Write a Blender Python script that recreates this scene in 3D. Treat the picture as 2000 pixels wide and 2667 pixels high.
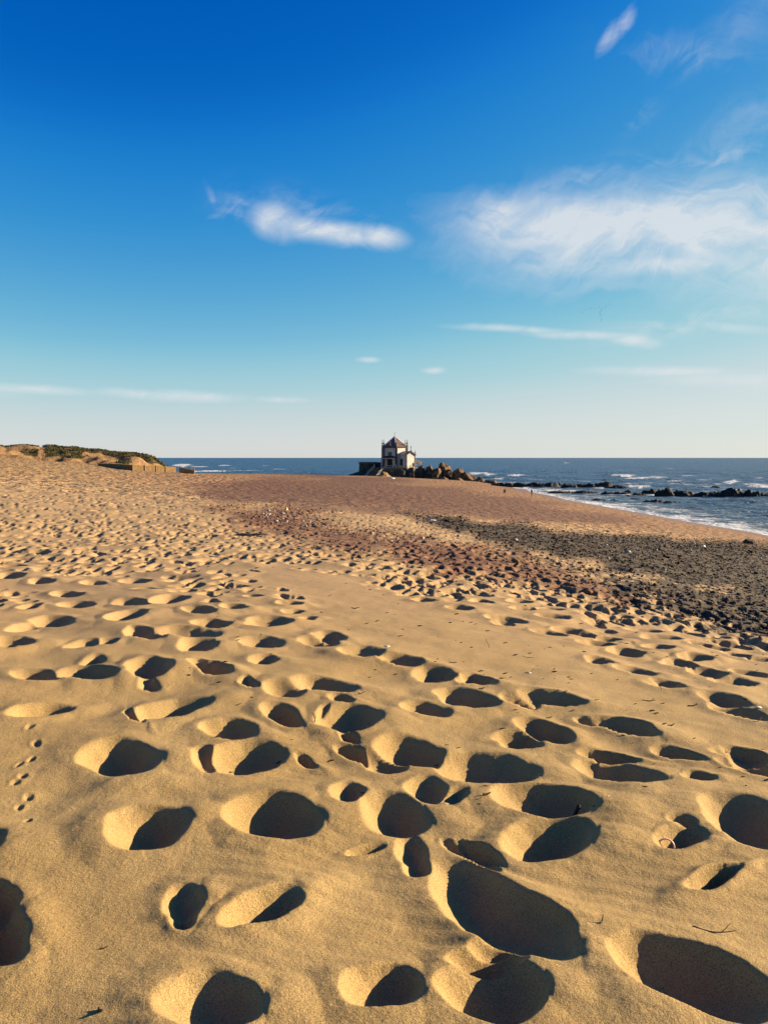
import bpy, bmesh, math, random
import numpy as np
from mathutils import Vector, Matrix, noise as mnoise

random.seed(7)
RNG = np.random.default_rng(11)
SC = bpy.context.scene
COL = SC.collection
for o in list(bpy.data.objects):
    bpy.data.objects.remove(o)

# ------------------------------------------------------------------ camera
F = 2078.0                      # focal length in pixels of the 2000 px wide photograph
PITCH = math.atan((1333.5 - 1192.0) / F)
CAMZ = 10.0
cam = bpy.data.cameras.new('camera')
cam.sensor_fit = 'HORIZONTAL'
cam.sensor_width = 36.0
cam.lens = 36.0 * F / 2000.0
cam.clip_start = 0.05
cam.clip_end = 90000.0
cam_o = bpy.data.objects.new('camera', cam)
cam_o.location = (0, 0, CAMZ)
cam_o.rotation_euler = (math.pi / 2 - PITCH, 0, 0)
COL.objects.link(cam_o)
SC.camera = cam_o

# ------------------------------------------------------------------ light
SUN_EL = math.radians(16.3)
SUN_AHEAD = math.radians(13.0)          # the sun stands to the right, a little ahead of the camera
to_sun = Vector((math.cos(SUN_EL) * math.cos(SUN_AHEAD), math.cos(SUN_EL) * math.sin(SUN_AHEAD), math.sin(SUN_EL)))
sun = bpy.data.lights.new('sun', 'SUN')
sun.energy = 5.0
sun.angle = math.radians(0.53)
sun.color = (1.0, 0.80, 0.52)
sun_o = bpy.data.objects.new('sun', sun)
sun_o.rotation_euler = (-to_sun).to_track_quat('-Z', 'Y').to_euler()
sun_o.location = (60, 20, 60)
COL.objects.link(sun_o)
SC.view_settings.view_transform = 'Standard'
SC.view_settings.look = 'None'
SC.view_settings.gamma = 1.0
SC.view_settings.use_curve_mapping = False
SC.view_settings.exposure = 1.68
SC.cycles.max_bounces = 5
SC.cycles.diffuse_bounces = 1
SC.cycles.glossy_bounces = 2


def pix_dir(px, py):
    u = (px - 1000.0) / F
    v = (1333.5 - py) / F
    c, s = math.cos(PITCH), math.sin(PITCH)
    return Vector((u, c + v * s, -s + v * c))


# ------------------------------------------------------------------ sky
world = bpy.data.worlds.new('World')
SC.world = world
world.use_nodes = True
world.cycles.sampling_method = 'MANUAL'
world.cycles.sample_map_resolution = 256
WT = world.node_tree
WN, WL = WT.nodes, WT.links
WN.clear()


class NB:
    """small helper that chains shader nodes"""
    def __init__(self, tree):
        self.t = tree

    def new(self, kind, **kw):
        n = self.t.nodes.new(kind)
        for k, v in kw.items():
            setattr(n, k, v)
        return n

    def put(self, sock, v):
        if isinstance(v, bpy.types.NodeSocket):
            self.t.links.new(v, sock)
        elif v is not None:
            sock.default_value = v

    def math(self, op, a, b=None, c=None, clamp=False):
        n = self.new('ShaderNodeMath', operation=op)
        n.use_clamp = clamp
        self.put(n.inputs[0], a)
        if b is not None:
            self.put(n.inputs[1], b)
        if c is not None:
            self.put(n.inputs[2], c)
        return n.outputs[0]

    def vmath(self, op, a, b=None):
        n = self.new('ShaderNodeVectorMath', operation=op)
        self.put(n.inputs[0], a)
        if b is not None:
            self.put(n.inputs[1], b)
        return n.outputs[0]

    def noise(self, vec, scale, detail=3.0, rough=0.5, dist=0.0, lac=2.0):
        n = self.new('ShaderNodeTexNoise')
        if vec is not None:
            self.put(n.inputs['Vector'], vec)
        n.inputs['Scale'].default_value = scale
        n.inputs['Detail'].default_value = detail
        n.inputs['Roughness'].default_value = rough
        n.inputs['Distortion'].default_value = dist
        n.inputs['Lacunarity'].default_value = lac
        return n.outputs['Fac']

    def ramp(self, f, lo, hi, a=0.0, b=1.0, smooth=True):
        n = self.new('ShaderNodeMapRange')
        n.interpolation_type = 'SMOOTHSTEP' if smooth else 'LINEAR'
        n.clamp = True
        self.put(n.inputs['Value'], f)
        for i, v in zip((1, 2, 3, 4), (lo, hi, a, b)):
            self.put(n.inputs[i], v)
        return n.outputs[0]

    def mix(self, f, a, b, blend='MIX'):
        n = self.new('ShaderNodeMix', data_type='RGBA', blend_type=blend)
        self.put(n.inputs[0], f)
        self.put(n.inputs[6], a)
        self.put(n.inputs[7], b)
        return n.outputs[2]


def build_sky():
    nb = NB(WT)
    sky = nb.new('ShaderNodeTexSky', sky_type='NISHITA')
    sky.sun_disc = False
    sky.sun_elevation = SUN_EL
    sky.sun_rotation = math.pi / 2 - SUN_AHEAD      # clockwise from +Y
    sky.air_density = 0.7
    sky.dust_density = 0.2
    sky.ozone_density = 6.0
    sky.altitude = 0.0
    # the phone's colour profile: deep blues, compressed highlights (one curve per channel for the whole sky)
    cur = nb.new('ShaderNodeRGBCurve')
    nb.put(cur.inputs['Color'], nb.vmath('MULTIPLY', sky.outputs[0], (0.1, 0.1, 0.1)))
    cm = cur.mapping
    cm.use_clip = False
    for ch, pts in enumerate(SKY_CURVES):
        c = cm.curves[ch]
        while len(c.points) > 2:
            c.points.remove(c.points[1])
        c.points[0].location = pts[0]
        c.points[1].location = pts[-1]
        for p in pts[1:-1]:
            c.points.new(*p)
    cm.update()
    gain = 10.0 / 2.0 ** SC.view_settings.exposure
    skycol = nb.vmath('MULTIPLY', cur.outputs[0], (gain, gain, gain))

    tc = nb.new('ShaderNodeTexCoord')
    sep = nb.new('ShaderNodeSeparateXYZ')
    nb.put(sep.inputs[0], tc.outputs['Generated'])
    az = nb.math('ARCTAN2', sep.outputs[0], sep.outputs[1])
    el = nb.math('ARCSINE', sep.outputs[2])
    comb = nb.new('ShaderNodeCombineXYZ')
    nb.put(comb.inputs[0], az)
    nb.put(comb.inputs[1], el)
    ae = comb.outputs[0]

    # warp the coordinates so that edges fray
    wn = nb.new('ShaderNodeTexNoise')
    nb.put(wn.inputs['Vector'], ae)
    wn.inputs['Scale'].default_value = 9.0
    wn.inputs['Detail'].default_value = 5.0
    warp = nb.vmath('SUBTRACT', wn.outputs['Color'], (0.5, 0.5, 0.5))

    def streaks(rot, sx, sy, scale, detail=6.0, rough=0.56, dist=0.5, wamt=0.12):
        w = nb.vmath('MULTIPLY', warp, (wamt, wamt * 0.7, 0))
        v = nb.vmath('ADD', ae, w)
        m = nb.new('ShaderNodeMapping')
        m.vector_type = 'POINT'
        nb.put(m.inputs['Vector'], v)
        m.inputs['Rotation'].default_value = (0, 0, rot)
        m.inputs['Scale'].default_value = (1, 1, 1)
        v2 = nb.vmath('MULTIPLY', m.outputs[0], (sx, sy, 1))
        return nb.noise(v2, scale, detail, rough, dist)

    fib = streaks(math.radians(8), 1.0, 4.5, 6.5, wamt=0.16)
    fib2 = streaks(math.radians(-28), 1.0, 4.0, 10.0, dist=0.8)
    fine = streaks(math.radians(-55), 1.0, 3.5, 15.0, detail=7.0, rough=0.62, dist=0.4)
    texture = nb.math('ADD', nb.math('MULTIPLY', fib, 0.58), nb.math('ADD', nb.math('MULTIPLY', fib2, 0.28), nb.math('MULTIPLY', fine, 0.20)))

    total = None
    wisps = None
    for (px, py, hw, hh, rot, amp, sharp) in CLOUDS:
        d = pix_dir(px, py).normalized()
        a0, e0 = math.atan2(d.x, d.y), math.asin(d.z)
        sc = math.cos(math.atan((px - 1000) / F)) ** 1.5
        m = nb.vmath('SUBTRACT', nb.vmath('ADD', ae, nb.vmath('MULTIPLY', warp, (0.05 * sharp, 0.022 * sharp, 0))), (a0, e0, 0))
        mp = nb.new('ShaderNodeMapping')
        mp.vector_type = 'POINT'
        nb.put(mp.inputs['Vector'], m)
        mp.inputs['Rotation'].default_value = (0, 0, math.radians(-rot))
        q = nb.vmath('MULTIPLY', mp.outputs[0], (F / hw / sc, F / hh / sc, 0))
        ln = nb.new('ShaderNodeVectorMath', operation='DOT_PRODUCT')
        nb.put(ln.inputs[0], q)
        nb.put(ln.inputs[1], q)
        g = nb.math('POWER', 2.7183, nb.math('MULTIPLY', ln.outputs['Value'], -0.9))
        g = nb.math('MULTIPLY', g, amp)
        if amp < 0.7 and hh > 15:
            wisps = g if wisps is None else nb.math('MAXIMUM', wisps, g)
        else:
            total = g if total is None else nb.math('MAXIMUM', total, g)
    # density: the soft shape times torn fibres
    fibres = nb.ramp(texture, 0.36, 0.72, 0.0, 1.0, smooth=False)
    dens = nb.math('MULTIPLY', total, nb.math('ADD', nb.math('MULTIPLY', fibres, 1.15), 0.34))
    dens = nb.ramp(dens, 0.10, 1.05, 0.0, 1.0, smooth=False)
    thin = nb.math('MULTIPLY', wisps, nb.math('MULTIPLY', nb.ramp(texture, 0.44, 0.70, 0.0, 1.0), 1.15))
    dens = nb.math('MAXIMUM', dens, thin)
    dens = nb.math('MULTIPLY', dens, 0.82)
    dens = nb.math('MULTIPLY', dens, nb.ramp(el, 0.0, 0.04))
    col = nb.mix(dens, skycol, tuple(c * gain for c in CLOUD_COL) + (1.0,))
    bg = nb.new('ShaderNodeBackground')
    nb.put(bg.inputs['Color'], col)
    bg.inputs['Strength'].default_value = SKY_STRENGTH
    out = nb.new('ShaderNodeOutputWorld')
    nb.put(out.inputs['Surface'], bg.outputs[0])


SKY_STRENGTH = 0.1
CLOUD_COL = (0.78, 0.80, 0.82)
SKY_CURVES = (((0, 0), (0.036, 0.002), (0.045, 0.017), (0.061, 0.072), (0.085, 0.180), (0.119, 0.36), (0.221, 0.645), (0.30, 0.70), (1.0, 1.0)),
              ((0, 0), (0.088, 0.115), (0.113, 0.215), (0.151, 0.33), (0.202, 0.465), (0.266, 0.605), (0.382, 0.705), (0.55, 0.78), (1.0, 1.0)),
              ((0, 0), (0.15, 0.36), (0.238, 0.515), (0.279, 0.61), (0.353, 0.65), (0.434, 0.68), (0.55, 0.70), (1.0, 0.85)))
# px, py, half width, half height, tilt, amount, fraying
CLOUDS = [
    (730, 575, 62, 36, -8, 1.2, 0.8), (840, 600, 140, 26, -9, 1.15, 0.8), (985, 618, 62, 24, -4, 1.0, 0.7), (830, 560, 150, 38, -10, 0.42, 1.2),
    (1740, 605, 430, 112, 0, 1.25, 1.2), (1320, 565, 100, 55, -4, 1.2, 1.0), (1480, 590, 260, 75, -6, 1.25, 1.1), (1640, 690, 300, 36, -3, 1.15, 0.9), (2150, 620, 420, 150, 0, 1.0, 1.3), (1480, 490, 220, 36, 8, 0.5, 1.3),
    (1850, 445, 300, 60, 12, 0.5, 1.5), (1960, 330, 180, 60, 30, 0.25, 1.5), (1575, 90, 36, 14, 48, 0.8, 0.9), (1622, 55, 34, 15, 36, 0.95, 0.9), (1600, 72, 60, 14, 42, 0.72, 0.9), (1780, 140, 150, 36, -14, 0.33, 1.5), (1950, 60, 90, 50, 20, 0.2, 1.5),
    (1655, 300, 40, 20, 25, 0.38, 1.0),
    (1330, 856, 150, 9, -4, 0.85, 0.4), (1520, 872, 160, 11, -4, 0.8, 0.5), (1650, 888, 60, 16, -10, 0.85, 0.5), (1800, 840, 220, 28, 6, 0.6, 1.0), (1900, 855, 100, 14, -10, 0.55, 0.7),
    (1740, 968, 170, 12, -3, 0.9, 0.4), (1900, 990, 170, 18, -2, 0.8, 0.4), (2150, 990, 240, 30, 0, 0.8, 0.5),
    (70, 1012, 170, 13, -1, 0.75, 0.35), (330, 1022, 100, 12, -3, 0.65, 0.35), (500, 1032, 130, 14, -1, 0.75, 0.35), (740, 1040, 80, 8, -2, 0.6, 0.4), (-300, 1010, 300, 25, 0, 0.7, 0.5),
    (957, 938, 28, 7, 0, 0.85, 0.25), (1130, 965, 26, 8, 0, 0.9, 0.25),
    (548, 515, 9, 30, 22, 0.24, 0.8), (558, 562, 40, 10, 14, 0.26, 0.8), (630, 545, 60, 36, 0, 0.42, 1.0),
]
build_sky()


# ------------------------------------------------------------------ helpers
def link(name, me, mats=(), parent=None, loc=None, smooth=False):
    o = bpy.data.objects.new(name, me)
    COL.objects.link(o)
    for m in (mats if isinstance(mats, (list, tuple)) else [mats]):
        me.materials.append(m)
    if parent is not None:
        o.parent = parent
    if loc is not None:
        o.location = loc
    if smooth:
        me.polygons.foreach_set('use_smooth', [True] * len(me.polygons))
    return o


def tag(o, label=None, cat=None, group=None, kind=None):
    if label:
        o['label'] = label
    if cat:
        o['category'] = cat
    if group:
        o['group'] = group
    if kind:
        o['kind'] = kind
    return o


def empty(name, loc=(0, 0, 0), rz=0.0):
    o = bpy.data.objects.new(name, None)
    o.empty_display_size = 0.2
    o.location = loc
    o.rotation_euler = (0, 0, rz)
    COL.objects.link(o)
    return o


def grid_mesh(name, X, Y, Z):
    """rows x cols arrays -> quad mesh (fast)"""
    nr, nc = X.shape
    co = np.stack([X, Y, Z], -1).reshape(-1, 3).astype(np.float32)
    idx = np.arange(nr * nc, dtype=np.int32).reshape(nr, nc)
    q = np.stack([idx[:-1, :-1], idx[:-1, 1:], idx[1:, 1:], idx[1:, :-1]], -1).reshape(-1, 4)
    me = bpy.data.meshes.new(name)
    me.vertices.add(len(co))
    me.vertices.foreach_set('co', co.ravel())
    me.loops.add(q.size)
    me.loops.foreach_set('vertex_index', q.ravel())
    me.polygons.add(len(q))
    me.polygons.foreach_set('loop_start', np.arange(0, q.size, 4, dtype=np.int32))
    me.polygons.foreach_set('use_smooth', np.ones(len(q), dtype=bool))
    me.update(calc_edges=True)
    return me


def vattr(me, name, arr):
    a = me.attributes.new(name, 'FLOAT', 'POINT')
    a.data.foreach_set('value', np.ascontiguousarray(arr, dtype=np.float32).ravel())


# vectorised noise -----------------------------------------------------------
def _hash(ix, iy, seed):
    h = (ix.astype(np.uint32) * np.uint32(374761393) + iy.astype(np.uint32) * np.uint32(668265263) + np.uint32(seed * 1442695 + 77))
    h = (h ^ (h >> np.uint32(13))) * np.uint32(1274126177)
    h = h ^ (h >> np.uint32(16))
    return (h & np.uint32(0xFFFFFF)).astype(np.float32) / np.float32(0xFFFFFF)


def vnoise(x, y, seed=0):
    """smooth value noise in -1..1"""
    fx, fy = np.floor(x), np.floor(y)
    ix, iy = fx.astype(np.int64), fy.astype(np.int64)
    tx, ty = (x - fx).astype(np.float32), (y - fy).astype(np.float32)
    tx = tx * tx * tx * (tx * (tx * 6 - 15) + 10)
    ty = ty * ty * ty * (ty * (ty * 6 - 15) + 10)
    a, b = _hash(ix, iy, seed), _hash(ix + 1, iy, seed)
    c, d = _hash(ix, iy + 1, seed), _hash(ix + 1, iy + 1, seed)
    return ((a + (b - a) * tx) * (1 - ty) + (c + (d - c) * tx) * ty) * 2 - 1


def fbm(x, y, octaves=4, seed=0, gain=0.5):
    s, amp, tot = 0, 1.0, 0
    c, sn = math.cos(0.6), math.sin(0.6)
    for k in range(octaves):
        s = s + amp * vnoise(x, y, seed + 31 * k)
        tot += amp
        amp *= gain
        x, y = (x * c - y * sn) * 2.03 + 5.3, (x * sn + y * c) * 2.03 - 2.7
    return s / tot


def sstep(x, a, b):
    t = np.clip((x - a) / (b - a), 0, 1)
    return t * t * (3 - 2 * t)


# ------------------------------------------------------------------ the lie of the beach
# control points (x right, y ahead, z above the sea), a smooth surface is drawn through them
CTRL = np.array([
    (0, 0, 8.56), (-3, 0, 8.66), (3, 0, 8.42), (0, 2.6, 8.48), (-2, 2.6, 8.55), (2, 2.6, 8.40), (0, 6, 8.33), (-3.4, 6, 8.42), (3.4, 6, 8.12),
    (0, 13, 8.03), (-6.5, 13, 8.22), (6.5, 13, 7.35), (-12, 6, 8.75), (10, 5, 7.6), (0, -4, 8.7), (-6, -4, 8.9), (6, -4, 8.3),
    (0, 20, 7.83), (0, 35, 7.33), (0, 60, 6.5), (0, 110, 5.1), (0, 200, 3.75), (0, 320, 2.5), (0, 370, 1.2), (0, 420, -1.2), (0, 520, -4),
    (3.9, 8, 7.85), (7.3, 15, 7.1), (12, 25, 5.95), (19.2, 40, 4.55), (29, 60, 3.05), (41, 85, 1.05), (52, 109, -0.3), (62, 128, -1.5), (85, 170, -3.5), (150, 300, -5),
    (4.8, 20, 7.3), (9.6, 40, 6.0), (19, 80, 3.75), (29, 120, 2.15), (38, 160, 0.8), (45, 190, -0.15), (48, 212, -0.4), (54, 240, -1.3),
    (62, 265, -2.2), (44, 250, 0.1), (30, 250, 1.1), (18, 250, 2.2), (36, 300, 0.9), (20, 300, 1.9), (46, 300, -0.6), (60, 330, -2.5), (38, 360, -1.5), (20, 370, 0.3),
    (-2.4, 20, 7.9), (-12, 100, 5.7), (-24, 200, 4.6), (-38, 320, 3.2), (-42, 370, 2.2), (-46, 420, -0.5), (-55, 520, -4),
    (-24, 100, 6.5), (-48, 200, 5.6), (-78, 330, 3.5), (-90, 380, 2.2), (-95, 425, -0.8), (-120, 520, -4),
    (-7.2, 20, 8.15), (-15, 50, 7.65), (-36, 100, 7.9), (-44, 140, 7.75), (-37.8, 146, 7.3), (-54, 150, 8.5), (-66, 190, 7.4), (-95, 250, 6.0), (-118, 330, 4.5),
    (-10, 20, 8.3), (-24, 50, 8.55), (-48, 100, 9.2), (-72, 150, 10.0), (-96, 200, 10.4), (-140, 300, 8), (-190, 420, 4), (-60, 60, 10.2), (-110, 110, 11.5), (-160, 160, 12), (-230, 260, 10),
    (30, 8, 4.2), (55, 20, 0.4), (60, 60, -0.6), (75, 40, -2), (40, -10, 3.5), (-20, -8, 9.4), (-35, 20, 9.4), (110, 90, -5), (20, -20, 6),
    (-300, 400, 4), (-260, 520, -3), (250, 420, -8), (0, 700, -9), (300, 900, -12), (-400, 900, -12),
], dtype=np.float64)


def tps_coords(x, y):
    d = np.log(np.maximum(y + 14.0, 1.0)) * 1.7
    return x / (np.maximum(y + 14.0, 1.0)) * 2.2, d


_cu, _cv = tps_coords(CTRL[:, 0], CTRL[:, 1])


def _phi(r2):
    return 0.5 * r2 * np.log(r2 + 1e-9)


_n = len(CTRL)
_K = _phi((_cu[:, None] - _cu[None, :]) ** 2 + (_cv[:, None] - _cv[None, :]) ** 2) + np.eye(_n) * 2e-4
_P = np.stack([np.ones(_n), _cu, _cv], 1)
_A = np.block([[_K, _P], [_P.T, np.zeros((3, 3))]])
_W = np.linalg.solve(_A, np.concatenate([CTRL[:, 2], np.zeros(3)]))


def base_z(x, y):
    x = np.asarray(x, dtype=np.float64)
    y = np.asarray(y, dtype=np.float64)
    sh = x.shape
    u, v = tps_coords(x.ravel(), y.ravel())
    out = _W[_n] + _W[_n + 1] * u + _W[_n + 2] * v
    for i in range(_n):
        out += _W[i] * _phi((u - _cu[i]) ** 2 + (v - _cv[i]) ** 2)
    return out.reshape(sh)


def ground_hit(px, py, zoff=0.0):
    """where the line of sight through a pixel of the photograph meets the beach"""
    d = pix_dir(px, py)
    t0, step = 1.0, 0.02
    ts = [1.0]
    while ts[-1] < 500:
        ts.append(ts[-1] * 1.012 + 0.004)
    ts = np.array(ts)
    g = CAMZ + d.z * ts - (base_z(d.x * ts, d.y * ts) + zoff)
    k = np.nonzero(g < 0)[0]
    if len(k) == 0:
        t = ts[-1]
    else:
        k = k[0]
        a, b = ts[max(k - 1, 0)], ts[k]
        ga, gb = g[max(k - 1, 0)], g[k]
        t = a + (b - a) * ga / (ga - gb + 1e-12)
    return np.array([d.x * t, d.y * t])


def to_pix(x, y, z):
    c, s = math.cos(PITCH), math.sin(PITCH)
    dz = z - CAMZ
    dep = y * c - dz * s
    up = y * s + dz * c
    dep = np.where(dep < 0.05, 0.05, dep)
    return 1000.0 + F * x / dep, 1333.5 - F * up / dep


# ------------------------------------------------------------------ footprints read off the photograph
DSP = 2000.0 / 1659.0
PRINTS_D = [  # centre x, centre y, half width, half height, tilt (picture at 1659 px)
    (475, 2180, 80, 70, 0), (850, 2160, 66, 66, 0), (1078, 2062, 70, 44, 0), (1088, 2150, 86, 76, 0), (1545, 2120, 135, 72, 20), (1120, 1958, 148, 68, 32),
    (588, 1978, 74, 36, -20), (402, 1965, 36, 44, 0), (345, 1792, 77, 48, -6), (612, 1760, 78, 52, 6), (870, 1757, 58, 46, 0), (764, 1712, 34, 26, 10), (888, 1838, 32, 42, 5),
    (950, 1705, 40, 34, 25), (1003, 1722, 28, 18, -20), (1200, 1735, 82, 38, 10), (1215, 1817, 80, 44, -3), (1035, 1836, 58, 20, 30), (1070, 1652, 80, 38, 6), (908, 1617, 58, 30, 8),
    (833, 1641, 40, 22, 8), (770, 1622, 40, 14, 15), (283, 1636, 69, 38, 3), (553, 1628, 58, 32, -10), (458, 1636, 26, 28, 0), (1357, 1666, 74, 28, 13), (1328, 1628, 50, 10, 8),
    (1635, 1782, 76, 44, 20), (1490, 1820, 46, 24, -5), (1555, 1905, 48, 20, -18), (1512, 1682, 30, 14, 5), (1628, 1633, 58, 15, 12), (1640, 1660, 56, 12, 14), (1490, 1628, 46, 12, 14),
    (1372, 1571, 57, 13, 13), (1293, 1558, 30, 8, 10), (1190, 1574, 48, 21, 18), (1125, 1591, 40, 14, 3), (770, 1551, 49, 27, 0), (620, 1544, 42, 21, 14), (513, 1573, 43, 19, 6),
    (390, 1530, 62, 22, -10), (98, 1536, 50, 15, -8), (935, 1532, 42, 16, 6), (1025, 1508, 50, 18, 8), (1198, 1511, 55, 12, 9), (1140, 1513, 42, 11, 9), (630, 1490, 36, 19, 0),
    (718, 1481, 55, 16, 6), (945, 1455, 35, 15, 4), (1037, 1470, 38, 10, 7), (873, 1428, 38, 10, 9), (787, 1412, 38, 12, 3), (575, 1428, 26, 11, 0), (577, 1390, 38, 12, 2),
    (700, 1390, 32, 8, 5), (720, 1377, 28, 11, 6), (335, 1450, 41, 20, 0), (203, 1458, 46, 16, 2), (90, 1460, 44, 16, 4), (210, 1430, 22, 10, -8), (335, 1477, 17, 9, 0), (463, 1447, 34, 14, 14),
    (437, 1399, 33, 13, 0), (427, 1372, 56, 13, 2), (320, 1373, 32, 15, 10), (190, 1395, 32, 8, -6), (35, 1396, 40, 13, -6), (467, 1350, 31, 10, 2), (283, 1333, 34, 12, -8), (125, 1338, 36, 11, 0),
    (172, 1305, 30, 9, 0), (297, 1304, 33, 8, 3), (590, 1347, 36, 12, 0), (433, 1323, 29, 8, 3), (512, 1317, 23, 6, 2), (550, 1293, 16, 4, 0), (630, 1309, 20, 4, 0), (640, 1323, 18, 4, 0),
    (672, 1338, 17, 4, 0), (376, 1299, 32, 9, -5), (152, 1282, 24, 6, 0), (325, 1274, 24, 5, 2), (210, 1259, 22, 5, 0), (300, 1256, 25, 6, 0), (30, 1243, 24, 7, 0), (30, 1221, 26, 6, 0), (95, 1255, 22, 5, 0),
    (70, 1310, 22, 7, -8), (60, 1350, 30, 8, -8), (240, 1390, 20, 6, -4), (660, 1634, 22, 10, 25), (790, 1830, 34, 9, -12), (8, 1990, 46, 90, 0),
    (745, 1513, 26, 8, 10), (550, 1478, 22, 8, 10), (760, 1590, 24, 10, 20), (715, 1545, 16, 18, -20), (300, 1545, 20, 12, 35), (1490, 1790, 30, 9, 8),
]
PRINTS_S = [  # the same in pixels of the full photograph
    (625, 1394, 42, 5, 2),
    (1567, 1723, 31, 8, 6), (1669, 1747, 44, 9, 10), (1750, 1783, 40, 11, 9), (1790, 1730, 40, 9, 8), (1859, 1753, 40, 10, 8), (1922, 1778, 44, 12, 8), (1966, 1755, 40, 9, 10), (1907, 1828, 58, 13, 12),
    (1948, 1860, 58, 13, 14), (1111, 1565, 24, 5, 3), (1205, 1588, 27, 6, 4), (1328, 1616, 40, 8, 8), (1316, 1625, 22, 5, 4), (1452, 1612, 34, 7, 6), (1443, 1650, 34, 7, 8), (1590, 1662, 28, 7, 6),
    (1560, 1678, 37, 8, 4), (1642, 1698, 37, 8, 9), (1738, 1665, 44, 8, 5), (1723, 1692, 34, 7, 7), (1874, 1689, 28, 7, 5), (1823, 1719, 34, 7, 6), (1480, 1640, 30, 7, 5), (1520, 1650, 32, 7, 6),
    (1930, 1705, 30, 7, 6), (1990, 1720, 30, 8, 6), (1830, 1680, 30, 6, 5), (1690, 1640, 36, 6, 4), (1375, 1590, 30, 6, 4), (1260, 1570, 26, 5, 4), (1360, 1570, 26, 5, 4), (1440, 1590, 30, 6, 4),
]
PAWS_S = [(87, 1898), (95, 1937), (78, 1974), (53, 1989), (69, 2018), (48, 2038), (69, 2074), (33, 2101), (43, 2139)]


def poly_mask(px, py, poly, soft):
    """signed distance style mask of a polygon drawn on the photograph"""
    inside = np.zeros(px.shape, bool)
    dist = np.full(px.shape, 1e9)
    n = len(poly)
    for i in range(n):
        x1, y1 = poly[i]
        x2, y2 = poly[(i + 1) % n]
        cond = ((y1 > py) != (y2 > py)) & (px < (x2 - x1) * (py - y1) / (y2 - y1 + 1e-9) + x1)
        inside ^= cond
        ex, ey = x2 - x1, (y2 - y1) * 2.2
        t = np.clip(((px - x1) * ex + (py - y1) * 2.2 * ey) / (ex * ex + ey * ey + 1e-9), 0, 1)
        d = np.hypot(px - (x1 + t * ex), (py - y1) * 2.2 - t * ey)
        dist = np.minimum(dist, d)
    sd = np.where(inside, dist, -dist)
    return sd / soft


POLY_DARK = [(p[0] * DSP, p[1] * DSP) for p in [(860, 1108), (1000, 1121), (1150, 1136), (1400, 1157), (1760, 1182), (1760, 1302), (1500, 1262), (1300, 1225), (1110, 1182), (960, 1142)]]
POLY_MIX = [(p[0] * DSP, p[1] * DSP) for p in [(900, 1140), (1100, 1178), (1300, 1222), (1760, 1285), (1760, 1440), (1560, 1362), (1400, 1312), (1220, 1252), (1020, 1200)]]
POLY_RED = [(p[0] * DSP, p[1] * DSP) for p in [(440, 1092), (620, 1100), (760, 1140), (900, 1155), (1100, 1200), (1300, 1255), (1420, 1300), (1250, 1292), (1060, 1252), (840, 1205), (640, 1168), (500, 1130)]]
POLY_GREY = [(p[0] * DSP, p[1] * DSP) for p in [(500, 1098), (600, 1104), (720, 1125), (860, 1155), (960, 1178), (800, 1160), (660, 1140), (560, 1120)]]
POLY_DAMP = [(p[0] * DSP, p[1] * DSP) for p in [(400, 1056), (560, 1030), (720, 1026), (880, 1036), (1060, 1058), (1230, 1094), (1420, 1134), (1200, 1136), (1000, 1116), (860, 1108), (640, 1100), (480, 1084)]]
POLY_SMOOTH = [(p[0] * DSP, p[1] * DSP) for p in [(560, 1215), (700, 1235), (1000, 1318), (1150, 1360), (1320, 1440), (1680, 1560), (1680, 1600), (1500, 1560), (1300, 1510), (1250, 1450), (1080, 1440), (900, 1390), (700, 1345), (640, 1290), (540, 1250)]]


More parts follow.
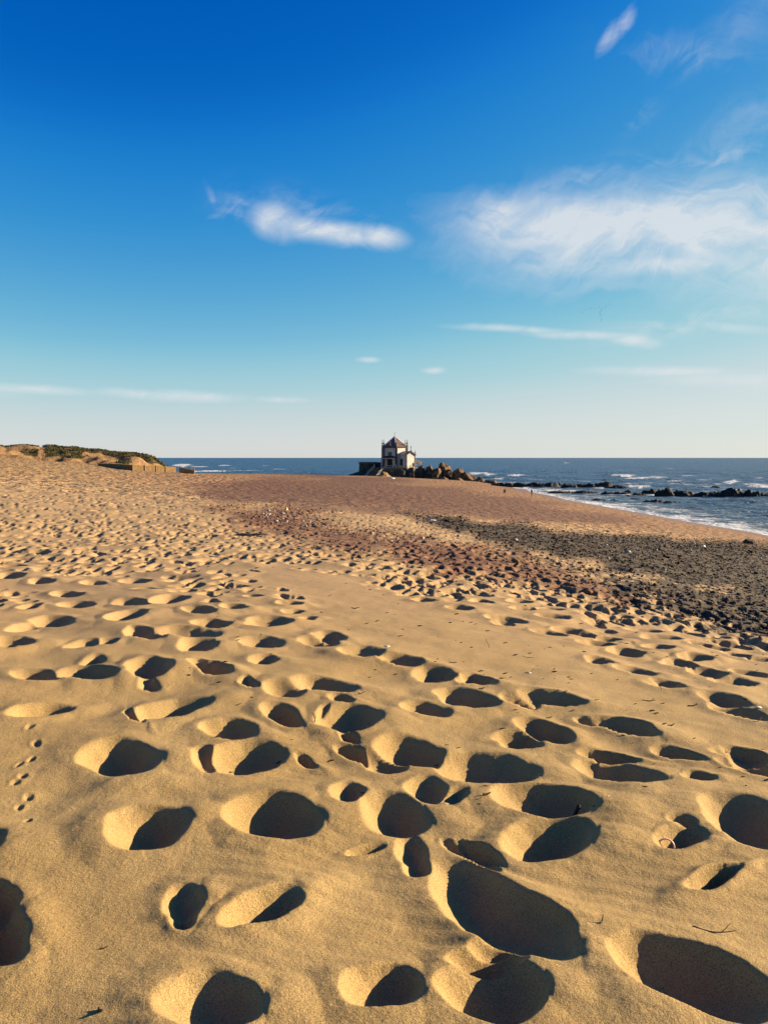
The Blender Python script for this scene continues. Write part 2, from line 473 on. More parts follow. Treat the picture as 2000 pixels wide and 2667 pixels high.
def build_beach():
    # fan of rows and columns, finest where the ground is near
    AP = -1.6                                   # apex of the fan on the y axis
    cols = []
    half = math.radians(30.5)
    NCOL = 860
    inner = np.linspace(-half, half, NCOL)
    outer = half + (np.linspace(0, 1, 40)[1:] ** 1.5) * math.radians(48)
    ang = np.concatenate([-outer[::-1], inner, outer])
    rr = [np.linspace(0.4, 3.05, 14)[:-1]]

    def rows(r0, r1, n):
        g = np.linspace(0, 1, 4000)
        r = r0 * (r1 / r0) ** g
        w = (1.5 + 0.035 * r) / np.maximum(r + AP, 0.3) ** 2 * np.gradient(r)
        c = np.concatenate([[0], np.cumsum(w)[:-1]])
        c /= c[-1]
        return np.interp(np.linspace(0, 1, n + 1), c, r)[:-1]
    rr += [rows(3.05, 9.6, 470), rows(9.6, 42, 340), rows(42, 430, 240), np.linspace(430, 1200, 14)]
    rad = np.concatenate(rr)
    A, Rr = np.meshgrid(ang, rad)
    X = np.sin(A) * Rr
    Y = np.cos(A) * Rr + AP
    Z0 = base_z(X, Y)
    nr, nc = X.shape
    PX, PY = to_pix(X, Y, Z0)
    dist = np.hypot(X, Y)

    # zones
    front_ok = (Y > 1.0)
    wob = fbm(PX / 90, PY / 26, 4, 5)
    dark = sstep(poly_mask(PX, PY, POLY_DARK, 40) + wob * 0.8, -0.5, 0.8)
    mixz = sstep(poly_mask(PX, PY, POLY_MIX, 70) + wob * 0.8, -0.9, 0.9) * sstep(PX, 1050, 1900) * front_ok
    red = sstep(poly_mask(PX, PY, POLY_RED, 60) + wob * 1.1, -0.9, 1.0)
    grey = sstep(poly_mask(PX, PY, POLY_GREY, 40) + wob * 0.9, -0.8, 1.0)
    damp = sstep(poly_mask(PX, PY, POLY_DAMP, 34) + fbm(PX / 160, PY / 13, 4, 8) * 1.5, -0.6, 1.1)
    smooth = sstep(poly_mask(PX, PY, POLY_SMOOTH, 40) + wob * 0.5, -0.7, 0.7)
    front = (Y > 1.0)
    for m in (dark, red, grey, damp, smooth):
        m *= front
    pebble = np.clip(dark + 0.55 * red + 0.6 * grey, 0, 1)

    # soft lumps of loose sand
    loose = (1 - smooth) * sstep(Z0, 1.6, 3.0) * (1 - 0.75 * dark) * (1 - 0.5 * damp)
    lump = fbm(X / 1.9, Y / 1.9, 3, 1) * 0.05 + fbm(X / 0.85, Y / 0.85, 2, 2) * 0.042
    Z = Z0 + lump * (0.25 + 0.75 * loose) * sstep(Z0, 0.6, 2.0)
    far = sstep(dist, 14, 45)
    Z += far * loose * (fbm(X / 1.1, Y / 1.1, 2, 3) * 0.03 + fbm(X / 0.5, Y / 0.5, 2, 4) * 0.03) * (1 + sstep(dist, 50, 100))
    near = 1 - sstep(dist, 4, 14)
    Z += near * loose * 0.5 * np.minimum(0.035 - 0.09 * np.abs(fbm(X / 0.8, Y / 0.8, 2, 25)), 0.02) * sstep(fbm(X / 1.5, Y / 1.5, 2, 26), -0.3, 0.3)
    # wind ripples
    rip = np.sin((Y * 0.95 + X * 0.33 + 0.05 * fbm(X / 0.5, Y / 0.5, 2, 21)) * 2 * np.pi / 0.085)
    ripm = sstep(fbm(X / 1.3, Y / 1.3, 2, 22) + 0.35 * (X < -0.3), 0.0, 0.5)
    Z += rip * 0.0012 * ripm * near
    Z += fbm(X / 0.09, Y / 0.09, 3, 23) * 0.0030 * near
    Z += fbm(X / 0.22, Y / 0.22, 2, 24) * 0.006 * (1 - sstep(dist, 8, 26))

    # ---- prints
    WX = X + 0.05 * fbm(X / 0.4, Y / 0.4, 2, 43) * near + 0.022 * fbm(X / 0.17, Y / 0.17, 2, 41) * np.clip(dist / 5, 0.7, 1.5)
    WY = Y + 0.05 * fbm(X / 0.4 + 7, Y / 0.4, 2, 44) * near + 0.022 * fbm(X / 0.17 + 9, Y / 0.17 - 4, 2, 42) * np.clip(dist / 5, 0.7, 1.5)
    fray = 0.0025 * (1 - sstep(dist, 5, 12))
    WX = WX + fray * fbm(X / 0.06, Y / 0.06, 3, 45)
    WY = WY + fray * fbm(X / 0.06 + 3, Y / 0.06, 3, 46)
    carve = np.zeros_like(Z)
    rim = np.zeros_like(Z)

    def stamp(c, M, N, depth, rimh, ej, power=1.6, skew=0.0):
        """c centre, M and N the half axes of the opening on the ground"""
        ext = 2.6 * (np.linalg.norm(M) + np.linalg.norm(N))
        r = math.hypot(c[0], c[1] - AP)
        a = math.atan2(c[0], c[1] - AP)
        i0, i1 = np.searchsorted(rad, [r - ext, r + ext])
        da = ext / max(r, 0.5)
        j0, j1 = np.searchsorted(ang, [a - da, a + da])
        if i1 - i0 < 2 or j1 - j0 < 2:
            return
        sl = (slice(i0, i1), slice(j0, j1))
        dx, dy = WX[sl] - c[0], WY[sl] - c[1]
        det = M[0] * N[1] - M[1] * N[0]
        u = (dx * N[1] - dy * N[0]) / det
        v = (-dx * M[1] + dy * M[0]) / det
        q = np.sqrt(u * u + v * v)
        if skew:
            us = np.where(np.abs(u) < 1, u - skew * (1 - u * u), u)
            q = np.where(q < 1, np.sqrt(us * us + v * v), q)
        bowl = np.where(q < 1, np.maximum(1 - q * q, 0) ** power, 0)
        carve[sl] = np.maximum(carve[sl], depth * bowl)
        g = np.where(q < 1, np.exp(-((q - 1) / 0.25) ** 2), np.exp(-((q - 1) / 0.55) ** 2)) * rimh
        # sand thrown out on one side
        ex, ey = ej
        g2 = rimh * 1.6 * np.exp(-(((u - ex) / 0.8) ** 2 + ((v - ey) / 0.8) ** 2)) * sstep(q, 0.8, 1.1)
        rim[sl] = np.maximum(rim[sl], np.maximum(g, g2))

    def from_pic(px, py, hw, hh, tilt, k=1.42, k2=1.04, shift=-0.33):
        t = math.radians(tilt)
        px = px + shift * hw
        c = ground_hit(px, py)
        # the opening: its axes carried down to the sand
        e1 = np.array([math.cos(t) * hw * k, math.sin(t) * hw * k])
        e2 = np.array([-math.sin(t) * hh * k2, math.cos(t) * hh * k2])
        M = (ground_hit(px + e1[0], py + e1[1]) - ground_hit(px - e1[0], py - e1[1])) / 2
        N = (ground_hit(px + e2[0], py + e2[1]) - ground_hit(px - e2[0], py - e2[1])) / 2
        return c, M, N

    def size(M, N):
        return math.sqrt(abs(M[0] * N[1] - M[1] * N[0]))

    rnd = random.Random(5)
    named = []
    for (px, py, hw, hh, t) in [tuple(v * DSP for v in p[:4]) + (p[4],) for p in PRINTS_D] + PRINTS_S:
        c, M, N = from_pic(px, py, hw, hh, t)
        s = size(M, N)
        s = min(s, 0.24)
        width = min(math.hypot(M[0], N[0]), 0.30)
        depth = min(0.54 * width, 0.112)
        ej = (rnd.uniform(1.05, 1.35), rnd.uniform(-0.5, 0.4))
        pw = rnd.uniform(1.4, 1.9)
        if 0.08 < s < 0.20 and rnd.random() < 0.4:      # heel and toe
            sg = rnd.choice((-1, 1))
            side = rnd.uniform(-0.22, 0.22)
            stamp(c + N * 0.20 * sg, M * rnd.uniform(0.94, 1.02), N * 0.84, depth, 0.15 * depth + 0.003, ej, power=pw)
            stamp(c - N * 0.50 * sg + M * side, M * rnd.uniform(0.66, 0.84), N * 0.60, depth * rnd.uniform(0.72, 0.95), 0.12 * depth + 0.002, ej, power=pw * 0.9)
        else:
            stamp(c, M, N, depth, 0.15 * depth + 0.003, ej, power=pw)
        named.append((c[0], c[1], s))
    # the trampled sand goes on beyond the picture's edges
    for k in range(170):
        x, y = rnd.choice((rnd.uniform(0.55, 1.6), rnd.uniform(-1.6, -0.55))), rnd.uniform(1.2, 9.0)
        x *= max(y, 2.2)
        if min(math.hypot(x - a[0], y - a[1]) - a[2] for a in named) < 0.16:
            continue
        L = rnd.uniform(0.13, 0.22)
        a = rnd.gauss(0.2, 0.4)
        w = L * rnd.uniform(0.9, 1.6)
        stamp((x, y), np.array([math.cos(a) * L, -math.sin(a) * L]), np.array([math.sin(a) * w, math.cos(a) * w]), 0.5 * L, 0.08 * L, (1.2, rnd.uniform(-0.5, 0.4)))
        named.append((x, y, L))
    for (px, py) in PAWS_S:
        c, M, N = from_pic(px, py, 10, 7, -15)
        stamp(c, M, N, 0.012, 0.003, (1.2, 0))

    # ---- the rest of the trampled sand
    tree = np.array(named)
    count = 0
    tries = 0
    cx, cy, cs = [], [], []
    while count < 20000 and tries < 60000:
        tries += 1
        d = 9.0 * (120 / 9.0) ** (rnd.random() ** 0.75)
        x = d * rnd.uniform(-0.60, 0.60)
        y = d
        cx.append(x), cy.append(y), cs.append(rnd.random())
        count += 1
    cx, cy = np.array(cx), np.array(cy)
    cz = base_z(cx, cy)
    ppx, ppy = to_pix(cx, cy, cz)
    wsm = sstep(poly_mask(ppx, ppy, POLY_SMOOTH, 40), -0.6, 0.4)
    wdk = sstep(poly_mask(ppx, ppy, POLY_DARK, 40), -0.5, 0.5)
    # trampled belts seen in the photograph: left slope and the broad belt beyond the smooth strip
    belt = (ppy < (1500 + 0.16 * ppx + 90 * (ppx > 1300)) ) & (ppy > 1215)
    lefty = (ppx < 620) & (ppy < 1660)
    keep_p = np.where(belt | lefty, 1.0, 0.0) * (1 - wsm) * (1 - 0.65 * wdk) * np.where(cz > 2.2, 1, 0.1) * np.where(ppx > 1000, 0.95, 0.35 + 0.55 * sstep(fbm(cx / 3.5, cy / 3.5, 3, 77), -0.25, 0.35))
    tx = tree[:, 0]
    ty = tree[:, 1]
    placed = 0
    for x, y, s, kp, pxx, pyy in zip(cx, cy, cs, keep_p, ppx, ppy):
        if rnd.random() > kp:
            continue
        if y < 19 and np.min(np.hypot(tx - x, (ty - y) * 0.7) - tree[:, 2] * 1.4) < 0.12:
            continue
        a = rnd.gauss(0.12, 0.35)
        L = rnd.uniform(0.10, 0.165) * (1.0 if y < 16 else 0.78 + 0.002 * y)
        w = L * rnd.uniform(0.9, 1.9)
        M = np.array([math.cos(a) * L, -math.sin(a) * L])
        N = np.array([math.sin(a) * w, math.cos(a) * w])
        D = rnd.uniform(0.46, 0.70) * L * (1.0 if y < 30 else 1.15)
        stamp((x, y), M, N, D, 0.10 * D, (rnd.uniform(-1.4, 1.4), rnd.uniform(-1.2, 1.2)), skew=0.48)
        placed += 1
    inside = np.clip(carve / 0.03, 0, 1)
    Z = Z + rim * (1 - inside * 0.75) - carve
    crumb = np.clip(rim / 0.012, 0, 1) + 0.7 * inside
    Z += near * crumb * (fbm(X / 0.045, Y / 0.045, 3, 61) * 0.0018 + np.maximum(vnoise(X / 0.028, Y / 0.028, 62) - 0.55, 0) * 0.0015)

    # stony strips are rough
    Z += dark * (fbm(X / 0.7, Y / 0.7, 2, 50) * 0.07 + fbm(X / 0.28, Y / 0.28, 2, 51) * 0.05)
    Z += red * (fbm(X / 0.6, Y / 0.6, 2, 52) * 0.045)
    # hollow with driftwood
    me = grid_mesh('beach', X, Y, Z)
    wet = 1 - sstep(Z0 + fbm(X / 9, Y / 9, 3, 60) * 0.25, 0.15, 0.9)
    warm = sstep(dist, 14, 110) * 0.9 * (0.45 + 0.55 * sstep(PX, 100, 700))
    rock_damp = np.clip(damp, 0, 1)
    vattr(me, 'pebble', pebble)
    vattr(me, 'dark', dark)
    vattr(me, 'mixz', mixz)
    vattr(me, 'red', np.clip(red, 0, 1))
    vattr(me, 'damp', rock_damp)
    vattr(me, 'wet', wet)
    vattr(me, 'midway', sstep(dist, 3.5, 13) * (1 - sstep(dist, 45, 110)))
    vattr(me, 'warm', warm)
    vattr(me, 'fine', 1 - sstep(dist, 25, 70))
    return me, (X, Y, Z, ang, rad, AP, np.maximum(dark, mixz * 0.8), red, grey)


def sand_material():
    m = bpy.data.materials.new('sand')
    m.use_nodes = True
    t = m.node_tree
    nb = NB(t)
    bs = t.nodes['Principled BSDF']
    tc = nb.new('ShaderNodeTexCoord').outputs['Object']

    def at(n):
        a = nb.new('ShaderNodeAttribute', attribute_name=n)
        return a.outputs['Fac']
    grain = nb.noise(tc, 210.0, 3.0, 0.75)
    patch = nb.noise(tc, 1.3, 4.0, 0.55)
    mid = nb.noise(tc, 14.0, 4.0, 0.6)
    base = nb.mix(nb.ramp(patch, 0.3, 0.7), (0.285, 0.186, 0.066, 1), (0.325, 0.220, 0.086, 1))
    base = nb.mix(nb.math('MULTIPLY', at('midway'), 0.65), base, (0.345, 0.222, 0.120, 1))
    base = nb.mix(at('warm'), base, (0.235, 0.116, 0.062, 1))
    base = nb.mix(nb.ramp(grain, 0.51, 0.66, 0, 0.9), base, (0.11, 0.065, 0.035, 1))
    base = nb.mix(nb.ramp(grain, 0.47, 0.32, 0, 0.8), base, (0.45, 0.345, 0.17, 1))
    base = nb.mix(nb.ramp(mid, 0.45, 0.75, 0, 0.25), base, (0.25, 0.15, 0.065, 1))
    # reddish coarse shell and grit
    grit = nb.noise(tc, 5.0, 6.0, 0.7)
    base = nb.mix(nb.math('MULTIPLY', at('red'), nb.ramp(grit, 0.35, 0.56, 0.5, 1.0)), base, (0.105, 0.042, 0.023, 1))
    base = nb.mix(nb.math('MULTIPLY', at('damp'), 0.85), base, (0.105, 0.047, 0.029, 1))
    base = nb.mix(nb.math('MULTIPLY', at('dark'), nb.ramp(grit, 0.30, 0.62, 0.98, 0.82)), base, (0.013, 0.011, 0.0095, 1))
    speck = nb.noise(nb.vmath('MULTIPLY', tc, (1.0, 0.45, 1.0)), 2.6, 5.0, 0.7)
    mixf = nb.math('MULTIPLY', nb.ramp(nb.math('ADD', speck, nb.math('MULTIPLY', at('mixz'), 0.28)), 0.60, 0.74), nb.ramp(at('mixz'), 0.0, 0.3))
    base = nb.mix(nb.math('MULTIPLY', mixf, 0.9), base, (0.024, 0.019, 0.016, 1))
    base = nb.mix(nb.math('MULTIPLY', at('wet'), 0.55), base, (0.135, 0.078, 0.042, 1))
    nb.put(bs.inputs['Base Color'], base)
    bs.inputs['Roughness'].default_value = 0.9
    nb.put(bs.inputs['Roughness'], nb.ramp(at('wet'), 0.3, 1.0, 0.92, 0.45))
    bs.inputs['Specular IOR Level'].default_value = 0.25
    b1 = nb.new('ShaderNodeBump')
    b1.inputs['Strength'].default_value = 0.9
    b1.inputs['Distance'].default_value = 0.0035
    nb.put(b1.inputs['Height'], nb.noise(tc, 230.0, 3.0, 0.7))
    b2 = nb.new('ShaderNodeBump')
    b2.inputs['Strength'].default_value = 0.5
    b2.inputs['Distance'].default_value = 0.008
    nb.put(b2.inputs['Height'], nb.noise(tc, 60.0, 3.0, 0.6))
    nb.put(b2.inputs['Normal'], b1.outputs[0])
    # trampled ground too far away for its prints to be told apart
    b3 = nb.new('ShaderNodeBump')
    b3.inputs['Distance'].default_value = 0.55
    vor = nb.new('ShaderNodeTexVoronoi', feature='SMOOTH_F1')
    vor.inputs['Scale'].default_value = 1.0
    vor.inputs['Smoothness'].default_value = 0.4
    nb.put(vor.inputs['Vector'], nb.vmath('ADD', tc, nb.vmath('MULTIPLY', nb.new('ShaderNodeTexNoise').outputs['Color'], (0.0, 0.0, 0.0))))
    nb.put(b3.inputs['Height'], nb.math('ADD', vor.outputs['Distance'], nb.noise(tc, 2.2, 3.0, 0.6)))
    far = nb.math('SUBTRACT', 1.0, at('fine'))
    far = nb.math('MULTIPLY', far, nb.math('SUBTRACT', 1.0, nb.math('MULTIPLY', at('damp'), 0.4)))
    far = nb.math('MULTIPLY', far, nb.math('SUBTRACT', 1.0, at('wet')))
    nb.put(b3.inputs['Strength'], nb.math('MULTIPLY', far, 0.95))
    nb.put(b3.inputs['Normal'], b2.outputs[0])
    nb.put(bs.inputs['Normal'], b3.outputs[0])
    return m


beach_me, BEACH = build_beach()
beach = link('beach', beach_me, sand_material())
tag(beach, 'trampled yellow sand beach sloping down to the sea', kind='structure')


def sand_z(x, y):
    """height of the finished sand at a point"""
    X, Y, Z, ang, rad, AP = BEACH[:6]
    r = math.hypot(x, y - AP)
    a = math.atan2(x, y - AP)
    i = int(np.clip(np.searchsorted(rad, r) - 1, 0, len(rad) - 2))
    j = int(np.clip(np.searchsorted(ang, a) - 1, 0, len(ang) - 2))
    fr = (r - rad[i]) / (rad[i + 1] - rad[i])
    fa = (a - ang[j]) / (ang[j + 1] - ang[j])
    z = Z[i, j] * (1 - fr) * (1 - fa) + Z[i + 1, j] * fr * (1 - fa) + Z[i, j + 1] * (1 - fr) * fa + Z[i + 1, j + 1] * fr * fa
    return float(z)


def on_sand(px, py):
    c = ground_hit(px, py)
    return Vector((c[0], c[1], sand_z(c[0], c[1])))


# ------------------------------------------------------------------ materials
def mat(name, col, rough=0.8, spec=0.3, var=None, scale=6.0, bump=0.0, bscale=20.0, bdist=0.02):
    m = bpy.data.materials.new(name)
    m.use_nodes = True
    nb = NB(m.node_tree)
    bs = m.node_tree.nodes['Principled BSDF']
    tc = nb.new('ShaderNodeTexCoord').outputs['Object']
    c = tuple(col) + (1.0,)
    if var is not None:
        n = nb.noise(tc, scale, 5.0, 0.6)
        nb.put(bs.inputs['Base Color'], nb.mix(nb.ramp(n, 0.35, 0.65), c, tuple(var) + (1.0,)))
    else:
        bs.inputs['Base Color'].default_value = c
    bs.inputs['Roughness'].default_value = rough
    bs.inputs['Specular IOR Level'].default_value = spec
    if bump:
        b = nb.new('ShaderNodeBump')
        b.inputs['Strength'].default_value = bump
        b.inputs['Distance'].default_value = bdist
        nb.put(b.inputs['Height'], nb.noise(tc, bscale, 5.0, 0.6))
        nb.put(bs.inputs['Normal'], b.outputs[0])
    return m


M = {
    'white_wall': mat('white_wall', (0.54, 0.515, 0.475), 0.85, 0.2, (0.43, 0.405, 0.37), 0.5),
    'granite': mat('granite', (0.075, 0.06, 0.052), 0.85, 0.2, (0.11, 0.085, 0.07), 1.5),
    'roof_tile': mat('roof_tile', (0.11, 0.07, 0.055), 0.5, 0.4, (0.16, 0.10, 0.075), 1.2, 0.6, 6.0, 0.05),
    'slate': mat('slate', (0.10, 0.09, 0.09), 0.4, 0.5, (0.15, 0.12, 0.11), 2.0),
    'ridge_white': mat('ridge_white', (0.66, 0.63, 0.58), 0.7),
    'porch_red': mat('porch_red', (0.13, 0.035, 0.028), 0.7, 0.2, (0.09, 0.025, 0.02), 2.0),
    'door_dark': mat('door_dark', (0.018, 0.016, 0.014), 0.6),
    'glass_dark': mat('glass_dark', (0.012, 0.014, 0.018), 0.15, 0.5),
    'iron': mat('iron', (0.05, 0.045, 0.04), 0.6),
    'balustrade': mat('balustrade', (0.42, 0.34, 0.27), 0.85, 0.2, (0.30, 0.23, 0.17), 1.5),
    'terrace': mat('terrace_stone', (0.16, 0.12, 0.09), 0.9, 0.2, (0.09, 0.075, 0.055), 0.8, 0.6, 2.0, 0.1),
    'outcrop': mat('outcrop_rock', (0.075, 0.062, 0.045), 0.95, 0.15, (0.04, 0.042, 0.03), 0.6, 0.8, 1.5, 0.3),
    'boulder': mat('boulder_rock', (0.20, 0.112, 0.052), 0.9, 0.2, (0.035, 0.025, 0.018), 0.7, 0.8, 2.5, 0.15),
    'reef': mat('reef_rock', (0.012, 0.010, 0.009), 0.75, 0.25, (0.030, 0.022, 0.016), 0.5, 0.9, 1.8, 0.25),
    'brown_rock': mat('brown_rock', (0.10, 0.065, 0.045), 0.9, 0.2, (0.05, 0.035, 0.028), 6.0, 0.8, 9.0, 0.05),
    'reed': mat('reed', (0.27, 0.175, 0.08), 0.9, 0.15, (0.19, 0.12, 0.055), 4.0),
    'post': mat('weathered_wood', (0.30, 0.20, 0.11), 0.9, 0.15),
    'stick': mat('charred_stick', (0.012, 0.010, 0.009), 0.8),
    'twig': mat('dry_twig', (0.10, 0.06, 0.035), 0.9),
    'driftwood': mat('driftwood', (0.16, 0.115, 0.08), 0.9, 0.2, (0.10, 0.07, 0.05), 6.0),
    'pink': mat('pink_plastic', (0.72, 0.42, 0.33), 0.4, 0.5),
    'white_litter': mat('white_plastic', (0.75, 0.75, 0.73), 0.5),
    'yellow_litter': mat('yellow_plastic', (0.75, 0.55, 0.16), 0.5),
    'shell': mat('shell', (0.70, 0.62, 0.50), 0.5),
    'bird': mat('bird_feathers', (0.03, 0.03, 0.035), 0.9),
    'cloth_black': mat('black_cloth', (0.012, 0.013, 0.016), 0.9),
    'cloth_grey': mat('grey_trousers', (0.10, 0.09, 0.085), 0.9),
    'cloth_red': mat('crimson_jacket', (0.36, 0.025, 0.06), 0.9),
    'cloth_navy': mat('navy_cloth', (0.02, 0.028, 0.05), 0.9),
    'skin': mat('skin', (0.42, 0.25, 0.17), 0.6),
    'hair': mat('dark_hair', (0.015, 0.011, 0.009), 0.7),
}
SAND = beach_me.materials[0]


# ------------------------------------------------------------------ mesh helper
class MB:
    def __init__(self):
        self.v, self.f, self.mi = [], [], []
        self.cur = 0

    def poly(self, pts):
        i = len(self.v)
        self.v += [tuple(p) for p in pts]
        self.f.append(tuple(range(i, i + len(pts))))
        self.mi.append(self.cur)

    def box(self, x0, x1, y0, y1, z0, z1):
        self.prism([(x0, y0), (x1, y0), (x1, y1), (x0, y1)], z0, z1)

    def prism(self, ring, z0, z1, top=None):
        """vertical prism on a counter-clockwise ring; top: another ring for a taper"""
        n = len(ring)
        top = top or ring
        i = len(self.v)
        self.v += [(x, y, z0) for x, y in ring] + [(x, y, z1) for x, y in top]
        for k in range(n):
            self.f.append((i + k, i + (k + 1) % n, i + n + (k + 1) % n, i + n + k))
            self.mi.append(self.cur)
        self.f.append(tuple(i + n + k for k in range(n)))
        self.f.append(tuple(i + k for k in reversed(range(n))))
        self.mi += [self.cur, self.cur]

    def bar(self, a, b, w, h, up=(0, 0, 1)):
        """rectangular bar from a to b, w across, h along up (centred)"""
        a, b = Vector(a), Vector(b)
        d = (b - a).normalized()
        s = d.cross(Vector(up))
        if s.length < 1e-5:
            s = Vector((1, 0, 0))
        s.normalize()
        u = s.cross(d).normalized()
        i = len(self.v)
        for p in (a, b):
            for (q, r) in ((-1, -1), (1, -1), (1, 1), (-1, 1)):
                self.v.append(tuple(p + s * (q * w / 2) + u * (r * h / 2)))
        for k in range(4):
            self.f.append((i + k, i + (k + 1) % 4, i + 4 + (k + 1) % 4, i + 4 + k))
            self.mi.append(self.cur)
        self.f += [(i + 3, i + 2, i + 1, i), (i + 4, i + 5, i + 6, i + 7)]
        self.mi += [self.cur, self.cur]

    def lathe(self, c, prof, n=10):
        """prof: (radius, height) list, turned round the vertical through c"""
        i = len(self.v)
        for r, z in prof:
            for k in range(n):
                a = 2 * math.pi * k / n
                self.v.append((c[0] + r * math.cos(a), c[1] + r * math.sin(a), c[2] + z))
        for j in range(len(prof) - 1):
            for k in range(n):
                self.f.append((i + j * n + k, i + j * n + (k + 1) % n, i + (j + 1) * n + (k + 1) % n, i + (j + 1) * n + k))
                self.mi.append(self.cur)
        m = len(prof) - 1
        self.f.append(tuple(i + m * n + k for k in range(n)))
        self.f.append(tuple(i + k for k in reversed(range(n))))
        self.mi += [self.cur, self.cur]

    def tube(self, pts, rads, n=6):
        i = len(self.v)
        P = [Vector(p) for p in pts]
        for k, p in enumerate(P):
            d = (P[min(k + 1, len(P) - 1)] - P[max(k - 1, 0)]).normalized()
            s = d.cross(Vector((0.3, 0.2, 1))).normalized()
            u = s.cross(d)
            r = rads[k] if isinstance(rads, (list, tuple)) else rads
            for j in range(n):
                a = 2 * math.pi * j / n
                self.v.append(tuple(p + (s * math.cos(a) + u * math.sin(a)) * r))
        for k in range(len(P) - 1):
            for j in range(n):
                self.f.append((i + k * n + j, i + k * n + (j + 1) % n, i + (k + 1) * n + (j + 1) % n, i + (k + 1) * n + j))
                self.mi.append(self.cur)
        self.f.append(tuple(i + j for j in reversed(range(n))))
        self.f.append(tuple(i + (len(P) - 1) * n + j for j in range(n)))
        self.mi += [self.cur, self.cur]

    def build(self, name, mats, parent=None, loc=None, smooth=False):
        me = bpy.data.meshes.new(name)
        me.from_pydata(self.v, [], self.f)
        o = link(name, me, mats, parent, loc, smooth)
        if any(self.mi):
            me.polygons.foreach_set('material_index', self.mi)
        bm = bmesh.new()
        bm.from_mesh(me)
        bmesh.ops.recalc_face_normals(bm, faces=bm.faces)
        bm.to_mesh(me)
        bm.free()
        return o


# ------------------------------------------------------------------ the sea
FOAM = [  # px, py, half width, half height, amount
    (1245, 1234, 30, 2.6, 1.0), (1270, 1236, 26, 2.2, 0.7), (1345, 1239, 26, 1.8, 0.9), (1400, 1243, 50, 1.6, 0.4), (1620, 1240, 34, 2.6, 1.0), (1665, 1247, 46, 2.4, 0.7), (1708, 1245, 38, 2.6, 0.75),
    (1790, 1241, 22, 2.0, 0.9), (1760, 1252, 60, 2.0, 0.45), (1905, 1257, 24, 3.0, 1.0), (1860, 1262, 60, 2.2, 0.5), (1985, 1268, 40, 3.2, 0.8), (1960, 1262, 40, 2.0, 0.5), (1665, 1269, 34, 4.0, 0.9),
    (1560, 1272, 60, 2.0, 0.45), (1420, 1277, 60, 2.4, 0.8), (1360, 1272, 40, 2.0, 0.8), (1475, 1282, 50, 2.4, 0.6), (1472, 1206, 12, 1.0, 0.6), (1742, 1221, 8, 0.9, 0.6), (1890, 1210, 9, 0.8, 0.5), (1800, 1206, 9, 0.7, 0.4),
    (475, 1212, 26, 3.0, 1.0), (520, 1216, 30, 1.6, 0.7), (585, 1213, 18, 1.6, 0.8), (600, 1220, 22, 1.2, 0.5), (545, 1228, 70, 1.4, 0.8), (640, 1226, 60, 1.4, 0.5), (720, 1222, 30, 1.2, 0.5), (820, 1226, 30, 1.2, 0.4),
    (690, 1213, 10, 0.8, 0.5), (1330, 1228, 26, 1.2, 0.4), (1500, 1252, 70, 1.6, 0.35), (1980, 1246, 30, 1.5, 0.4), (1700, 1258, 120, 1.6, 0.35), (1300, 1248, 40, 1.6, 0.5), (1750, 1301, 120, 3.0, 0.30), (1900, 1312, 90, 4.0, 0.30),
    (1640, 1320, 90, 5.0, 0.40), (1800, 1345, 120, 6.0, 0.35), (1960, 1350, 60, 5.0, 0.40), (1540, 1302, 40, 4.0, 0.5), (2060, 1300, 60, 6, 0.5), (2200, 1260, 80, 4, 0.8), (2120, 1350, 80, 8, 0.4),
]


